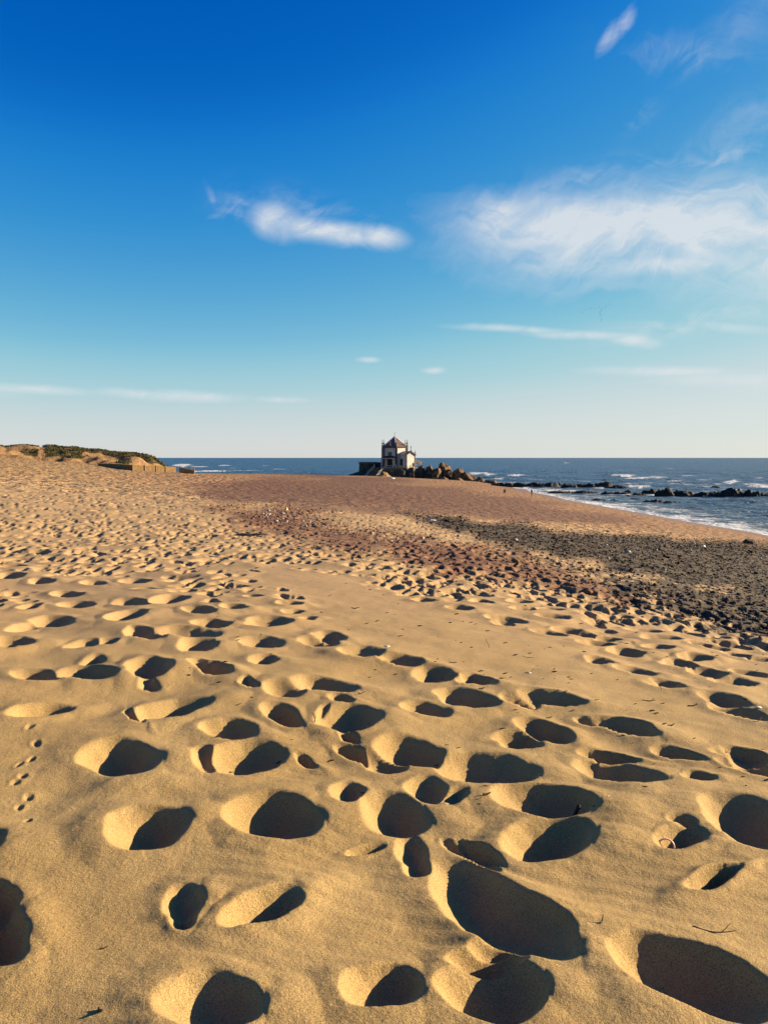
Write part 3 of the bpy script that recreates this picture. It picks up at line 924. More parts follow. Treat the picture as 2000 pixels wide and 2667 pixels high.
def build_sea():
    half = math.radians(31)
    ang = np.concatenate([-half - np.linspace(1, 0, 14)[:-1] * math.radians(40), np.linspace(-half, half, 470), half + np.linspace(0, 1, 26)[1:] * math.radians(58)])
    inv = np.linspace(1 / 52.0, 1 / 110.0, 70)[:-1]
    inv = np.concatenate([inv, np.linspace(1 / 110.0, 1 / 1400.0, 330)[:-1], 1 / np.geomspace(1400, 80000, 34)])
    rad = 1 / inv
    A, Rr = np.meshgrid(ang, rad)
    X, Y = np.sin(A) * Rr, np.cos(A) * Rr
    zb = base_z(np.clip(X, -420, 420), np.clip(Y, 0, 800))
    depth = np.where(Rr > 700, 12, -zb)
    PX, PY = to_pix(X, Y, np.zeros_like(X))
    PX = np.where(Y > 5, PX, 1e5)
    fade = 1 - sstep(Rr, 500, 1400)
    shal = sstep(depth, 0.0, 2.5)
    W = np.zeros_like(X)
    for k, (L, amp, th) in enumerate([(34, .22, 250), (21, .16, 228), (13, .11, 265), (8.0, .075, 240), (5.0, .05, 215), (3.2, .035, 262)]):
        t = math.radians(th)
        ph = (X * math.cos(t) + Y * math.sin(t) + 6 * fbm(X / 40, Y / 40, 2, 70 + k)) * 2 * np.pi / L
        w = 1 - np.abs(np.sin(ph / 2))
        W += amp * (w * 2 - 0.72) * (0.6 + 0.6 * fbm(X / (L * 2.5), Y / (L * 2.5), 2, 80 + k))
    W += fbm(X / 2.2, Y / 2.2, 3, 90) * 0.10 * (1 - sstep(Rr, 150, 400))
    foam = np.zeros_like(X)
    lift = np.zeros_like(X)
    jag = fbm(PX / 22, PY / 3.2, 3, 91)
    for (fx, fy, hw, hh, am) in FOAM:
        q = ((PX - fx) / hw) ** 2 + ((PY - fy - jag * hh * 0.9) / hh) ** 2
        g = np.exp(-q) * am
        foam = np.maximum(foam, g)
        lift = np.maximum(lift, np.exp(-((PX - fx) / hw / 1.4) ** 2 - ((PY - fy) / hh / 1.3) ** 2) * am)
    lace = fbm(X / 3.0, Y / 3.0, 4, 92)
    surf = (1 - sstep(np.abs(Rr - 290), 60, 220)) * sstep(fbm(X / 14, Y / 5, 4, 96), 0.12, 0.5) * 0.45
    foam = sstep(np.maximum(foam, surf) + 0.30 * lace, 0.28, 0.62)
    # wash along the edge of the sand
    edge = 1 - sstep(depth + 0.35 * fbm(X / 7, Y / 7, 3, 93), 0.10, 0.65)
    wash = (1 - sstep(depth, 0.2, 2.2)) * sstep(lace + 0.5 * fbm(X / 1.2, Y / 2.5, 3, 94), -0.02, 0.40) * 0.85
    caps = sstep(W + 0.40 * fbm(X / 6, Y / 6, 3, 95) * fade, 0.48, 0.72) * 0.7 * (1 - sstep(Rr, 500, 1200))
    foam = np.maximum.reduce([foam, edge, wash, caps])
    Z = W * 1.5 * (0.12 + 0.88 * shal) * fade + lift * 0.55 * sstep(depth, 0.2, 1.5)
    Z = np.where(depth < 0.0, np.minimum(Z, 0.02), Z)
    keep_v = (depth > -0.9)
    me = bpy.data.meshes.new('sea')
    nr, nc = X.shape
    co = np.stack([X, Y, Z], -1).reshape(-1, 3).astype(np.float32)
    idx = np.arange(nr * nc, dtype=np.int32).reshape(nr, nc)
    kq = (keep_v[:-1, :-1] | keep_v[1:, 1:] | keep_v[:-1, 1:] | keep_v[1:, :-1]).ravel()
    q = np.stack([idx[:-1, :-1], idx[:-1, 1:], idx[1:, 1:], idx[1:, :-1]], -1).reshape(-1, 4)[kq]
    me.vertices.add(len(co))
    me.vertices.foreach_set('co', co.ravel())
    me.loops.add(q.size)
    me.loops.foreach_set('vertex_index', q.ravel())
    me.polygons.add(len(q))
    me.polygons.foreach_set('loop_start', np.arange(0, q.size, 4, dtype=np.int32))
    me.polygons.foreach_set('use_smooth', np.ones(len(q), dtype=bool))
    me.update(calc_edges=True)
    vattr(me, 'foam', np.clip(foam, 0, 1))
    vattr(me, 'shallow', 1 - sstep(depth, 0.2, 5.0))
    return me


def water_material():
    m = bpy.data.materials.new('sea_water')
    m.use_nodes = True
    nb = NB(m.node_tree)
    bs = m.node_tree.nodes['Principled BSDF']
    tc = nb.new('ShaderNodeTexCoord').outputs['Object']
    foam = nb.new('ShaderNodeAttribute', attribute_name='foam').outputs['Fac']
    shal = nb.new('ShaderNodeAttribute', attribute_name='shallow').outputs['Fac']
    big = nb.noise(nb.vmath('MULTIPLY', tc, (0.5, 1.0, 1)), 0.06, 6.0, 0.65)
    deep = nb.mix(nb.ramp(big, 0.35, 0.65), (0.010, 0.034, 0.074, 1), (0.026, 0.064, 0.110, 1))
    base = nb.mix(nb.math('MULTIPLY', shal, 0.6), deep, (0.022, 0.042, 0.055, 1))
    fr = nb.math('MULTIPLY', foam, nb.ramp(nb.noise(tc, 1.6, 5.0, 0.65), 0.30, 0.55, 0.35, 1.0))
    base = nb.mix(fr, base, (0.55, 0.58, 0.62, 1))
    nb.put(bs.inputs['Base Color'], base)
    nb.put(bs.inputs['Roughness'], nb.ramp(fr, 0.0, 0.5, 0.32, 0.9))
    nb.put(bs.inputs['Specular IOR Level'], nb.ramp(fr, 0.0, 0.5, 0.30, 0.1))
    b1 = nb.new('ShaderNodeBump')
    b1.inputs['Strength'].default_value = 0.9
    b1.inputs['Distance'].default_value = 1.8
    h = nb.noise(nb.vmath('MULTIPLY', tc, (1.0, 0.7, 1)), 0.45, 6.0, 0.62)
    nb.put(b1.inputs['Height'], h)
    b2 = nb.new('ShaderNodeBump')
    b2.inputs['Strength'].default_value = 0.8
    b2.inputs['Distance'].default_value = 6.0
    nb.put(b2.inputs['Height'], nb.noise(tc, 0.05, 5.0, 0.6))
    nb.put(b2.inputs['Normal'], b1.outputs[0])
    nb.put(bs.inputs['Normal'], b2.outputs[0])
    return m


sea = link('sea', build_sea(), water_material())
tag(sea, 'blue ocean with small breaking waves and foam', kind='structure')


# ------------------------------------------------------------------ dune with its cover
def dune_top(px):
    return np.interp(px, [-700, -350, -150, 0, 15, 40, 60, 80, 100, 112, 125, 140, 165, 195, 230, 260, 290, 320, 345, 370, 385, 396, 405, 418, 430],
                     [1180, 1166, 1162, 1161, 1166, 1161, 1159, 1160, 1163, 1164, 1160, 1161, 1165, 1167, 1170, 1171, 1177, 1180, 1180, 1184, 1187, 1191, 1198, 1207, 1216])


def build_dune():
    pxs = np.linspace(-700, 430, 240)
    ts = np.linspace(0, 1, 90)
    P, T = np.meshgrid(pxs, ts)
    Yc = 150 + 75 * T + np.clip((300 - P) / 300, -0.4, 1.2) * -6
    U = (P - 1000) / F
    X = U * Yc
    base = base_z(X, Yc)
    ridge = CAMZ + (1192 - dune_top(P)) / F * (Yc * 0 + 186)
    n1 = fbm(X / 7, Yc / 7, 4, 120)
    prof = sstep(T + 0.16 * n1, 0.10, 0.52) * (1 - sstep(T, 0.62, 1.0))
    hum = (np.abs(fbm(X / 4.5, Yc / 4.5, 4, 121)) * 1.1 + n1 * 0.9 - 0.35) * sstep(T, 0.05, 0.3) * (1 - sstep(T, 0.45, 0.6))
    Z = base - 0.25 + np.maximum(ridge - base + 0.25, 0) * prof + hum * 0.55
    lim = CAMZ + (1192 - dune_top(P)) / F * Yc + 0.22 * fbm(X / 2.5, Yc / 2.5, 3, 122)
    Z = np.minimum(Z, lim)
    me = grid_mesh('dune', X, Yc, Z)
    veg = sstep(fbm(X / 5.5, Yc / 8, 4, 123) + 0.45 * (Z - base) / 3.0 - 0.14 - 0.7 * ((P > 100) & (P < 118)), 0.02, 0.25) * sstep(Z - base, 0.35, 0.9)
    vattr(me, 'veg', veg)
    return me, X, Yc, Z, veg


def dune_material():
    m = bpy.data.materials.new('dune_sand')
    m.use_nodes = True
    nb = NB(m.node_tree)
    bs = m.node_tree.nodes['Principled BSDF']
    tc = nb.new('ShaderNodeTexCoord').outputs['Object']
    veg = nb.new('ShaderNodeAttribute', attribute_name='veg').outputs['Fac']
    n = nb.noise(tc, 0.7, 5.0, 0.65)
    sand = nb.mix(nb.ramp(n, 0.35, 0.7), (0.25, 0.15, 0.07, 1), (0.16, 0.095, 0.05, 1))
    green = nb.mix(nb.ramp(nb.noise(tc, 2.5, 4.0, 0.6), 0.35, 0.65), (0.026, 0.026, 0.012, 1), (0.085, 0.062, 0.026, 1))
    nb.put(bs.inputs['Base Color'], nb.mix(nb.ramp(veg, 0.25, 0.6), sand, green))
    bs.inputs['Roughness'].default_value = 0.95
    bs.inputs['Specular IOR Level'].default_value = 0.1
    b = nb.new('ShaderNodeBump')
    b.inputs['Strength'].default_value = 0.8
    b.inputs['Distance'].default_value = 0.4
    nb.put(b.inputs['Height'], nb.noise(tc, 1.6, 5.0, 0.65))
    nb.put(bs.inputs['Normal'], b.outputs[0])
    return m


dune_me, DX, DY, DZ, DV = build_dune()
dune = link('dune', dune_me, dune_material())
tag(dune, 'humpy sand dune with patchy green cover', kind='structure')


def build_dune_plants():
    rng = np.random.default_rng(3)
    w = DV.ravel() ** 1.5
    w /= w.sum()
    ids = rng.choice(w.size, 5200, p=w)
    V, Fc, tone = [], [], []
    X, Y, Z = DX.ravel(), DY.ravel(), DZ.ravel()
    for i in ids:
        c = np.array([X[i] + rng.normal(0, 0.35), Y[i] + rng.normal(0, 0.35), Z[i]])
        h = rng.uniform(0.12, 0.42)
        t = rng.random()
        for k in range(4):
            a = rng.uniform(0, 6.28)
            lean = rng.uniform(0.1, 0.6) * h
            wd = rng.uniform(0.05, 0.14)
            sx, sy = math.cos(a), math.sin(a)
            b = len(V)
            V += [(c[0] - sy * wd, c[1] + sx * wd, c[2] - 0.05), (c[0] + sy * wd, c[1] - sx * wd, c[2] - 0.05), (c[0] + sx * lean + sy * wd * .6, c[1] + sy * lean - sx * wd * .6, c[2] + h), (c[0] + sx * lean * 1.6 - sy * wd * .4, c[1] + sy * lean * 1.6 + sx * wd * .4, c[2] + h * 0.9)]
            Fc.append((b, b + 1, b + 2, b + 3))
            tone += [t] * 4
    me = bpy.data.meshes.new('dune_plants')
    me.from_pydata(V, [], Fc)
    vattr(me, 'tone', np.array(tone))
    m = bpy.data.materials.new('dune_leaf')
    m.use_nodes = True
    nb = NB(m.node_tree)
    bs = m.node_tree.nodes['Principled BSDF']
    tn = nb.new('ShaderNodeAttribute', attribute_name='tone').outputs['Fac']
    nb.put(bs.inputs['Base Color'], nb.mix(tn, (0.048, 0.056, 0.022, 1), (0.13, 0.105, 0.048, 1)))
    bs.inputs['Roughness'].default_value = 0.8
    bs.inputs['Specular IOR Level'].default_value = 0.15
    return link('dune_plants', me, m)


tag(build_dune_plants(), 'low green and brown plants matted over the dune', 'plants', kind='stuff')


# ------------------------------------------------------------------ stones
def rock_mesh(name, sx, sy, sz, seed, planes=16, sub=4, rough=0.07, sink=0.25):
    """faceted, weathered stone: a sphere cut by random planes, then roughened. Base is flat below z = -sink*sz"""
    rng = np.random.default_rng(seed)
    bm = bmesh.new()
    bmesh.ops.create_icosphere(bm, subdivisions=sub, radius=1.0)
    D = np.array([v.co[:] for v in bm.verts])
    N = rng.normal(size=(planes, 3))
    N /= np.linalg.norm(N, axis=1)[:, None]
    d = rng.uniform(0.62, 0.98, planes)
    dots = D @ N.T
    r = np.where(dots > 0.12, d[None, :] / np.maximum(dots, 0.12), 9.0)
    r = np.minimum(r.min(1), 1.12)
    P = D * r[:, None]
    off = Vector((seed * 3.7 % 50, seed * 1.9 % 50, 0))
    for v, p in zip(bm.verts, P):
        q = Vector(p)
        n = mnoise.fractal(q * 1.7 + off, 0.9, 2.1, 4)
        crack = abs(mnoise.noise(q * 2.3 + off * 2)) ** 0.5
        q = q * (1 + rough * n * 1.2 - rough * 0.9 * (1 - crack))
        q.z = max(q.z, -sink)
        v.co = (q.x * sx, q.y * sy, (q.z + sink) / (1 + sink) * sz)
    me = bpy.data.meshes.new(name)
    bm.to_mesh(me)
    bm.free()
    return me


def humped_mesh(name, sx, sy, sz, seed):
    """jagged reef rock: one ragged ridge of crags, an uneven height field closed to the water"""
    nx, ny = 64, 26
    U, V = np.meshgrid(np.linspace(-1, 1, nx), np.linspace(-1, 1, ny))
    px, py = U * sx, V * sy
    k = 1.0 / max(sz * 0.9, 0.5)
    edge = np.clip(1 - np.abs(U) ** 3 - V ** 2, 0, 1) ** 0.55
    crag = 0.50 + 0.42 * fbm(px * k * 0.4, py * k * 0.5, 4, seed, 0.6) - 0.40 * np.abs(fbm(px * k * 1.1 + 9, py * k, 3, seed + 5))
    step = np.floor(crag * 5 + 0.5 * vnoise(px * k * 2, py * k * 2, seed + 9)) / 5
    h = edge * (0.6 * crag + 0.4 * step + 0.25)
    h = h / max(h.max(), 0.1)
    wob = 1 + 0.18 * fbm(U * 3, V * 3, 3, seed + 3)
    return grid_mesh(name, px * wob, py * wob, h * sz - 0.15 * (edge < 0.02))


def rock_at(name, x0, x1, top, bottom, dist, seed, m, label, cat='rock', group=None, deep=0.7, rz=None, planes=16, sub=4, rough=0.07, zbase=None, humps=False):
    w = (x1 - x0) / F * dist
    cx = ((x0 + x1) / 2 - 1000) / F * dist
    zt = CAMZ - (top - 1192) / F * dist
    zb = CAMZ - (bottom - 1192) / F * dist
    if zbase is not None:
        zb = zbase
    if humps:
        me = humped_mesh(name, w / 2 * 1.28, w / 2 * deep, (zt - zb) * 0.86, seed)
    else:
        me = rock_mesh(name, w / 2 * 1.06, w / 2 * deep, (zt - zb) * 1.06, seed, planes, sub, rough)
    o = link(name, me, m, None, (cx, dist, zb), smooth=False)
    me.polygons.foreach_set('use_smooth', [True] * len(me.polygons))
    tag(o, label, cat, group)
    return o


def R1(zx, zy):      # from the enlarged view of the chapel back to the photograph
    return 900 + zx / 4.1475, 1100 + zy / 4.1475


BOULDERS = [  # zoom x0, x1, top, bottom, distance, label
    (1005, 1138, 440, 575, 322, 'tallest ochre boulder on the rock spur, its sunlit block standing on top'),
    (1040, 1168, 515, 640, 318, 'ochre boulder under the topmost block, lit on its seaward side'),
    (925, 1030, 480, 635, 317, 'dark boulder with a pale sloping face left of the tallest boulder'),
    (1128, 1285, 500, 650, 315, 'round dark boulder between the tallest boulder and the ribbed end boulder'),
    (1235, 1382, 522, 668, 312, 'ribbed orange boulder ending the big rock spur at the seaward side'),
    (845, 960, 455, 630, 324, 'dark humped boulder below the balustrade behind the chapel annex'),
    (985, 1090, 590, 650, 309, 'low black stone at the foot of the tallest boulders'),
    (1370, 1520, 596, 690, 300, 'low dark stone on the sand just past the ribbed end boulder'),
    (1490, 1640, 612, 700, 296, 'small stone with sunlit tan faces last in the spur on the sand'),
    (1150, 1260, 600, 660, 306, 'low dark stone at the foot of the round dark boulder'),
]
for k, (x0, x1, t, b, d, lab) in enumerate(BOULDERS):
    (a0, tt), (a1, bb) = R1(x0, t), R1(x1, b)
    rock_at('boulder', a0 - 3.5, a1 + 3.5, tt, bb + 3, d, 40 + k * 3, M['boulder'], lab, 'boulder', 'boulders of the rock spur beside the chapel', deep=0.95, rough=0.10, planes=20)

ORD = ['first', 'second', 'third', 'fourth', 'fifth', 'sixth', 'seventh', 'eighth', 'ninth', 'tenth', 'eleventh', 'twelfth', 'thirteenth']


def R3(zx, zy):
    return 1200 + zx / 2.07375, 1150 + zy / 2.07375


REEF_OUT = [(176, 300, 216, 250), (270, 380, 214, 250), (350, 512, 211, 250), (500, 552, 217, 242), (546, 620, 219, 254), (610, 700, 219, 250), (640, 805, 209, 252), (780, 912, 228, 257)]
REEF_MID = [(478, 600, 262, 281), (580, 735, 259, 281), (758, 830, 264, 285), (820, 905, 266, 285), (885, 920, 256, 280), (925, 1000, 272, 292), (975, 1062, 248, 286), (1055, 1145, 240, 297), (1130, 1270, 254, 296), (1240, 1420, 260, 297), (1380, 1532, 239, 299), (1536, 1612, 250, 300), (1590, 1700, 270, 298)]
REEF_IN = [(700, 782, 303, 319), (786, 852, 307, 319), (885, 918, 284, 295), (903, 982, 302, 316), (998, 1092, 306, 325), (1102, 1186, 316, 335), (1205, 1262, 328, 335)]
REEF_FAR = [(735, 806, 203, 212), (836, 875, 207, 214), (1272, 1314, 245, 254), (1345, 1400, 236, 252), (1090, 1210, 200, 208), (40, 185, 188, 200)]


def reef(rows, where, dist_off, seed):
    n = len(rows)
    for k, (x0, x1, t, b) in enumerate(rows):
        (a0, tt), (a1, bb) = R3(x0, t), R3(x1, b)
        dist = min(CAMZ * F / (bb - 1192 + 0.5), 900) + dist_off
        pos = ORD[k] + ' rock counted from the chapel side in ' + where
        o = rock_at('reef_rock', a0, a1, tt - 0.6, bb, dist, seed + k * 5, M['reef'], 'black ' + pos, 'rock', 'reef rocks in the surf', deep=0.42, rough=0.17, planes=13, sub=3, zbase=-0.5, humps=True)


reef(REEF_OUT, 'the long outer reef bar', 8, 200)
reef(REEF_MID, 'the middle reef chain', 4, 300)
reef(REEF_IN, 'the low shallows row', 2, 400)
reef(REEF_FAR, 'the scattered outermost reef', 6, 500)
for k, (x0, x1, t, b) in enumerate([(506, 566, 1232.5, 1240), (560, 640, 1234, 1240), (630, 700, 1235, 1240), (690, 755, 1235.5, 1240)]):
    rock_at('reef_rock', x0, x1, t, b, 415, 600 + k, M['reef'], 'black ' + ORD[k] + ' low reef rock behind the sand crest, counted from the fence', 'rock', 'reef rocks behind the sand crest', deep=0.5, rough=0.15, zbase=-0.6, humps=True)

p = on_sand(1949, 1417)
o = link('boulder', rock_mesh('boulder', 0.58, 0.5, 0.62, 77, 14, 4, 0.10), M['brown_rock'], None, (p.x, p.y, p.z - 0.05), smooth=True)
tag(o, 'rounded brown boulder alone at the edge of the dark pebbles', 'boulder')


# ------------------------------------------------------------------ pebbles
def build_pebbles():
    X, Y, Z, ang, rad, AP, dark, red, grey = BEACH
    rng = np.random.default_rng(9)
    n = 24000
    cell = np.zeros_like(X)
    inner = np.zeros_like(X)
    # share of the screen rather than of the ground, so the near edge is not empty
    dr = np.gradient(rad)[:, None]
    area = dr * rad[:, None] * np.gradient(ang)[None, :]
    wgt = (dark * 1.5 + red * 0.35 + grey * 1.6) * area / np.maximum(rad[:, None], 12) ** 1.15
    wgt = np.where(Y > 5, wgt, 0)
    ids = rng.choice(wgt.size, n, p=(wgt / wgt.sum()).ravel())
    px = X.ravel()[ids] + rng.normal(0, 0.12, n)
    py = Y.ravel()[ids] + rng.normal(0, 0.25, n)
    # exact height by interpolation
    r = np.hypot(px, py - AP)
    a = np.arctan2(px, py - AP)
    i = np.clip(np.searchsorted(rad, r) - 1, 0, len(rad) - 2)
    j = np.clip(np.searchsorted(ang, a) - 1, 0, len(ang) - 2)
    fr = (r - rad[i]) / (rad[i + 1] - rad[i])
    fa = (a - ang[j]) / (ang[j + 1] - ang[j])
    pz = Z[i, j] * (1 - fr) * (1 - fa) + Z[i + 1, j] * fr * (1 - fa) + Z[i, j + 1] * (1 - fr) * fa + Z[i + 1, j + 1] * fr * fa
    dk = dark[i, j]
    gy = grey[i, j]
    s = rng.lognormal(-4.15, 0.5, n) * (0.75 + 0.018 * py)
    s = np.clip(s, 0.009, 0.11)
    bm = bmesh.new()
    bmesh.ops.create_icosphere(bm, subdivisions=1, radius=1.0)
    bv = np.array([v.co[:] for v in bm.verts])
    bf = np.array([[v.index for v in f.verts] for f in bm.faces])
    bm.free()
    # drop to 20-faced stones
    bm = bmesh.new()
    t = (1 + 5 ** 0.5) / 2
    ico = np.array([(-1, t, 0), (1, t, 0), (-1, -t, 0), (1, -t, 0), (0, -1, t), (0, 1, t), (0, -1, -t), (0, 1, -t), (t, 0, -1), (t, 0, 1), (-t, 0, -1), (-t, 0, 1)]) / math.hypot(1, t)
    bm.free()
    f20 = np.array([(0, 11, 5), (0, 5, 1), (0, 1, 7), (0, 7, 10), (0, 10, 11), (1, 5, 9), (5, 11, 4), (11, 10, 2), (10, 7, 6), (7, 1, 8), (3, 9, 4), (3, 4, 2), (3, 2, 6), (3, 6, 8), (3, 8, 9), (4, 9, 5), (2, 4, 11), (6, 2, 10), (8, 6, 7), (9, 8, 1)])
    jit = 1 + rng.uniform(-0.22, 0.22, (n, 12, 1))
    V = ico[None] * jit
    V[:, :, 0] *= s[:, None] * rng.uniform(0.8, 1.5, (n, 1))
    V[:, :, 1] *= s[:, None] * rng.uniform(0.7, 1.1, (n, 1))
    V[:, :, 2] *= s[:, None] * rng.uniform(0.45, 0.85, (n, 1))
    th = rng.uniform(0, 6.28, n)
    c, sn = np.cos(th)[:, None], np.sin(th)[:, None]
    vx = V[:, :, 0] * c - V[:, :, 1] * sn + px[:, None]
    vy = V[:, :, 0] * sn + V[:, :, 1] * c + py[:, None]
    vz = V[:, :, 2] + (pz + s * 0.30)[:, None]
    co = np.stack([vx, vy, vz], -1).reshape(-1, 3).astype(np.float32)
    fc = (f20[None] + (np.arange(n) * 12)[:, None, None]).reshape(-1, 3).astype(np.int32)
    me = bpy.data.meshes.new('pebbles')
    me.vertices.add(len(co))
    me.vertices.foreach_set('co', co.ravel())
    me.loops.add(fc.size)
    me.loops.foreach_set('vertex_index', fc.ravel())
    me.polygons.add(len(fc))
    me.polygons.foreach_set('loop_start', np.arange(0, fc.size, 3, dtype=np.int32))
    me.update(calc_edges=True)
    tone = rng.random(n)
    pale = np.where(rng.random(n) < 0.03 + 0.25 * gy, 1.0, 0.0)
    vattr(me, 'tone', np.repeat(tone, 12))
    vattr(me, 'pale', np.repeat(pale, 12))
    vattr(me, 'dk', np.repeat(dk, 12))
    m = bpy.data.materials.new('pebble_stone')
    m.use_nodes = True
    nb = NB(m.node_tree)
    bs = m.node_tree.nodes['Principled BSDF']

    def at(q):
        return nb.new('ShaderNodeAttribute', attribute_name=q).outputs['Fac']
    colr = nb.mix(at('tone'), (0.10, 0.045, 0.028, 1), (0.19, 0.10, 0.06, 1))
    cold = nb.mix(at('tone'), (0.004, 0.0038, 0.0035, 1), (0.020, 0.016, 0.014, 1))
    col = nb.mix(at('dk'), colr, cold)
    col = nb.mix(nb.math('MULTIPLY', at('pale'), 0.9), col, (0.34, 0.30, 0.26, 1))
    nb.put(bs.inputs['Base Color'], col)
    bs.inputs['Roughness'].default_value = 0.8
    bs.inputs['Specular IOR Level'].default_value = 0.12
    return link('pebbles', me, m)


tag(build_pebbles(), 'dark and reddish pebbles strewn in bands across the sand', 'pebbles', kind='stuff')


# ------------------------------------------------------------------ the chapel
CH = Vector((4.45, 332.0, 6.0))
HR = 5.66
HA = HR * math.cos(math.pi / 6)


def pol(r, deg):
    return (r * math.cos(math.radians(deg)), r * math.sin(math.radians(deg)))


def hexring(r, start=-144):
    return [pol(r, start + 60 * k) for k in range(6)]


def oriented_box(mb, c, t, n, w, d, z0, z1):
    """box centred on c: w along t, d along n"""
    ring = []
    for a, b in ((-1, -1), (1, -1), (1, 1), (-1, 1)):
        ring.append((c[0] + t[0] * a * w / 2 + n[0] * b * d / 2, c[1] + t[1] * a * w / 2 + n[1] * b * d / 2))
    mb.prism(ring, z0, z1)


def pinnacle_prof(h, w=0.34):
    return [(w, 0), (w, h * 0.16), (w * 0.62, h * 0.19), (w * 0.62, h * 0.34), (w * 0.95, h * 0.40), (w * 0.8, h * 0.50), (w * 0.4, h * 0.62), (w * 0.25, h * 0.84), (w * 0.36, h * 0.90), (w * 0.24, h * 0.96), (0.03, h)]


def build_chapel():
    root = empty('chapel', CH)
    tag(root, 'white hexagonal chapel with dark stone corners and pointed roof on the rock', 'chapel')
    H = 8.0
    for k in range(6):
        th = -114 + 60 * k
        n = pol(1, th)
        t = pol(1, th + 90)
        c = (n[0] * (HA - 0.15), n[1] * (HA - 0.15))
        mb = MB()
        oriented_box(mb, c, t, n, HR - 0.5, 0.30, 0.5, H)
        mb.build('wall', M['white_wall'], root)
        v = pol(HR - 0.12, th + 30)
        mb = MB()
        a1, a2 = pol(1, th + 120), pol(1, th + 30)
        oriented_box(mb, v, a1, a2, 0.85, 0.62, 0.5, H)
        mb.build('corner_pilaster', M['granite'], root)
        v = pol(HR - 0.05, th + 30)
        mb = MB()
        mb.lathe((v[0], v[1], H + 0.62), pinnacle_prof(2.9), 8)
        mb.build('pinnacle', M['granite'], root)
    mb = MB()
    mb.prism(hexring(HR + 0.14), -0.15, 0.5)
    mb.build('plinth', M['granite'], root)
    mb = MB()
    mb.prism(hexring(HR + 0.12), H + 0.003, H + 0.3, hexring(HR + 0.4))
    mb.prism(hexring(HR + 0.4), H + 0.3, H + 0.48)
    mb.prism(hexring(HR + 0.2), H + 0.48, H + 0.62)
    mb.build('cornice', M['granite'], root)
    # curved pediment over the front, with its finial
    n, t = pol(1, -114), pol(1, -24)
    mb = MB()
    base = Vector((n[0] * (HA + 0.28), n[1] * (HA + 0.28), 0))
    prev = None
    for i in range(13):
        s = -1 + 2 * i / 12
        z = H + 0.05 + 0.95 * math.exp(-(s / 0.42) ** 2)
        pt = base + Vector((t[0], t[1], 0)) * (s * 2.5) + Vector((0, 0, z))
        if prev is not None:
            mb.bar(prev, pt, 0.34, 0.30)
        prev = pt
    ped = mb.build('front_pediment', M['granite'], root)
    mb = MB()
    mb.lathe((base.x, base.y, H + 1.0), pinnacle_prof(2.5, 0.42), 8)
    mb.build('finial', M['granite'], ped)
    # roof of six slopes
    roof = empty('roof')
    roof.parent = root
    apex = (0, 0, 12.9)
    ring = hexring(HR + 0.05)
    mid = hexring(HR * 0.52)
    for k in range(6):
        a, b = ring[k], ring[(k + 1) % 6]
        c, d = mid[k], mid[(k + 1) % 6]
        mb = MB()
        z0, zm = H + 0.64, H + 2.55
        mb.poly([(a[0], a[1], z0), (b[0], b[1], z0), (d[0], d[1], zm), (c[0], c[1], zm)])
        mb.poly([(c[0], c[1], zm), (d[0], d[1], zm), apex])
        mb.poly([(a[0] * 0.98, a[1] * 0.98, z0 - 0.02), (b[0] * 0.98, b[1] * 0.98, z0 - 0.02), (0, 0, z0 - 0.02)])
        mb.build('roof_slope', M['roof_tile'], roof)
        mb = MB()
        mb.bar((a[0], a[1], z0 + 0.05), (c[0], c[1], zm + 0.05), 0.26, 0.16)
        mb.bar((c[0], c[1], zm + 0.05), (0, 0, 12.95), 0.26, 0.16)
        mb.build('hip_ridge', M['ridge_white'], roof)
    mb = MB()
    mb.lathe((0, 0, 12.85), [(0.16, 0), (0.2, 0.1), (0.07, 0.22), (0.05, 0.5), (0.04, 1.75)], 8)
    mb.bar((-0.33 * 0.91, 0.33 * 0.4, 14.2), (0.33 * 0.91, -0.33 * 0.4, 14.2), 0.09, 0.09)
    mb.build('cross', M['iron'], roof)
    # window over the porch
    base = Vector((n[0] * HA, n[1] * HA, 0))
    T, N_ = Vector((t[0], t[1], 0)), Vector((n[0], n[1], 0))

    def pt(s, z, out):
        return base + T * s + N_ * out + Vector((0, 0, z))
    win = MB()
    for a, b in (((-0.62, 4.75), (-0.62, 5.9)), ((0.62, 4.75), (0.62, 5.9)), ((-0.62, 4.75), (0.62, 4.75)), ((-0.62, 5.9), (0.62, 5.9))):
        win.bar(pt(a[0], a[1], 0.06), pt(b[0], b[1], 0.06), 0.2, 0.2, up=N_)
    win.bar(pt(-0.95, 6.05, 0.12), pt(0, 6.42, 0.12), 0.24, 0.18)
    win.bar(pt(0.95, 6.05, 0.12), pt(0, 6.42, 0.12), 0.24, 0.18)
    w = win.build('window', M['granite'], root)
    mb = MB()
    mb.bar(pt(0, 4.78, 0.03), pt(0, 5.88, 0.03), 1.2, 0.05, up=N_)
    mb.build('pane', M['glass_dark'], w)
    # door
    mb = MB()
    for s in (-1.05, 1.05):
        mb.bar(pt(s, 0.5, 0.05), pt(s, 3.3, 0.05), 0.22, 0.2, up=N_)
    mb.bar(pt(-1.16, 3.4, 0.05), pt(1.16, 3.4, 0.05), 0.2, 0.22, up=N_)
    dr = mb.build('door', M['granite'], root)
    for s in (-0.47, 0.47):
        mb = MB()
        mb.bar(pt(s, 0.5, 0.03), pt(s, 3.29, 0.03), 0.92, 0.06, up=N_)
        mb.build('door_leaf', M['door_dark'], dr)
    # porch
    porch = empty('porch')
    porch.parent = root
    D = 3.0
    for s in (-2.55, 2.55):
        mb = MB()
        q = pt(s, 0, D - 0.25)
        mb.lathe(q, [(0.32, 0), (0.32, 0.25), (0.2, 0.32), (0.21, 1.4), (0.17, 3.3), (0.3, 3.42), (0.3, 3.62)], 10)
        mb.build('column', M['white_wall'], porch)
    mb = MB()
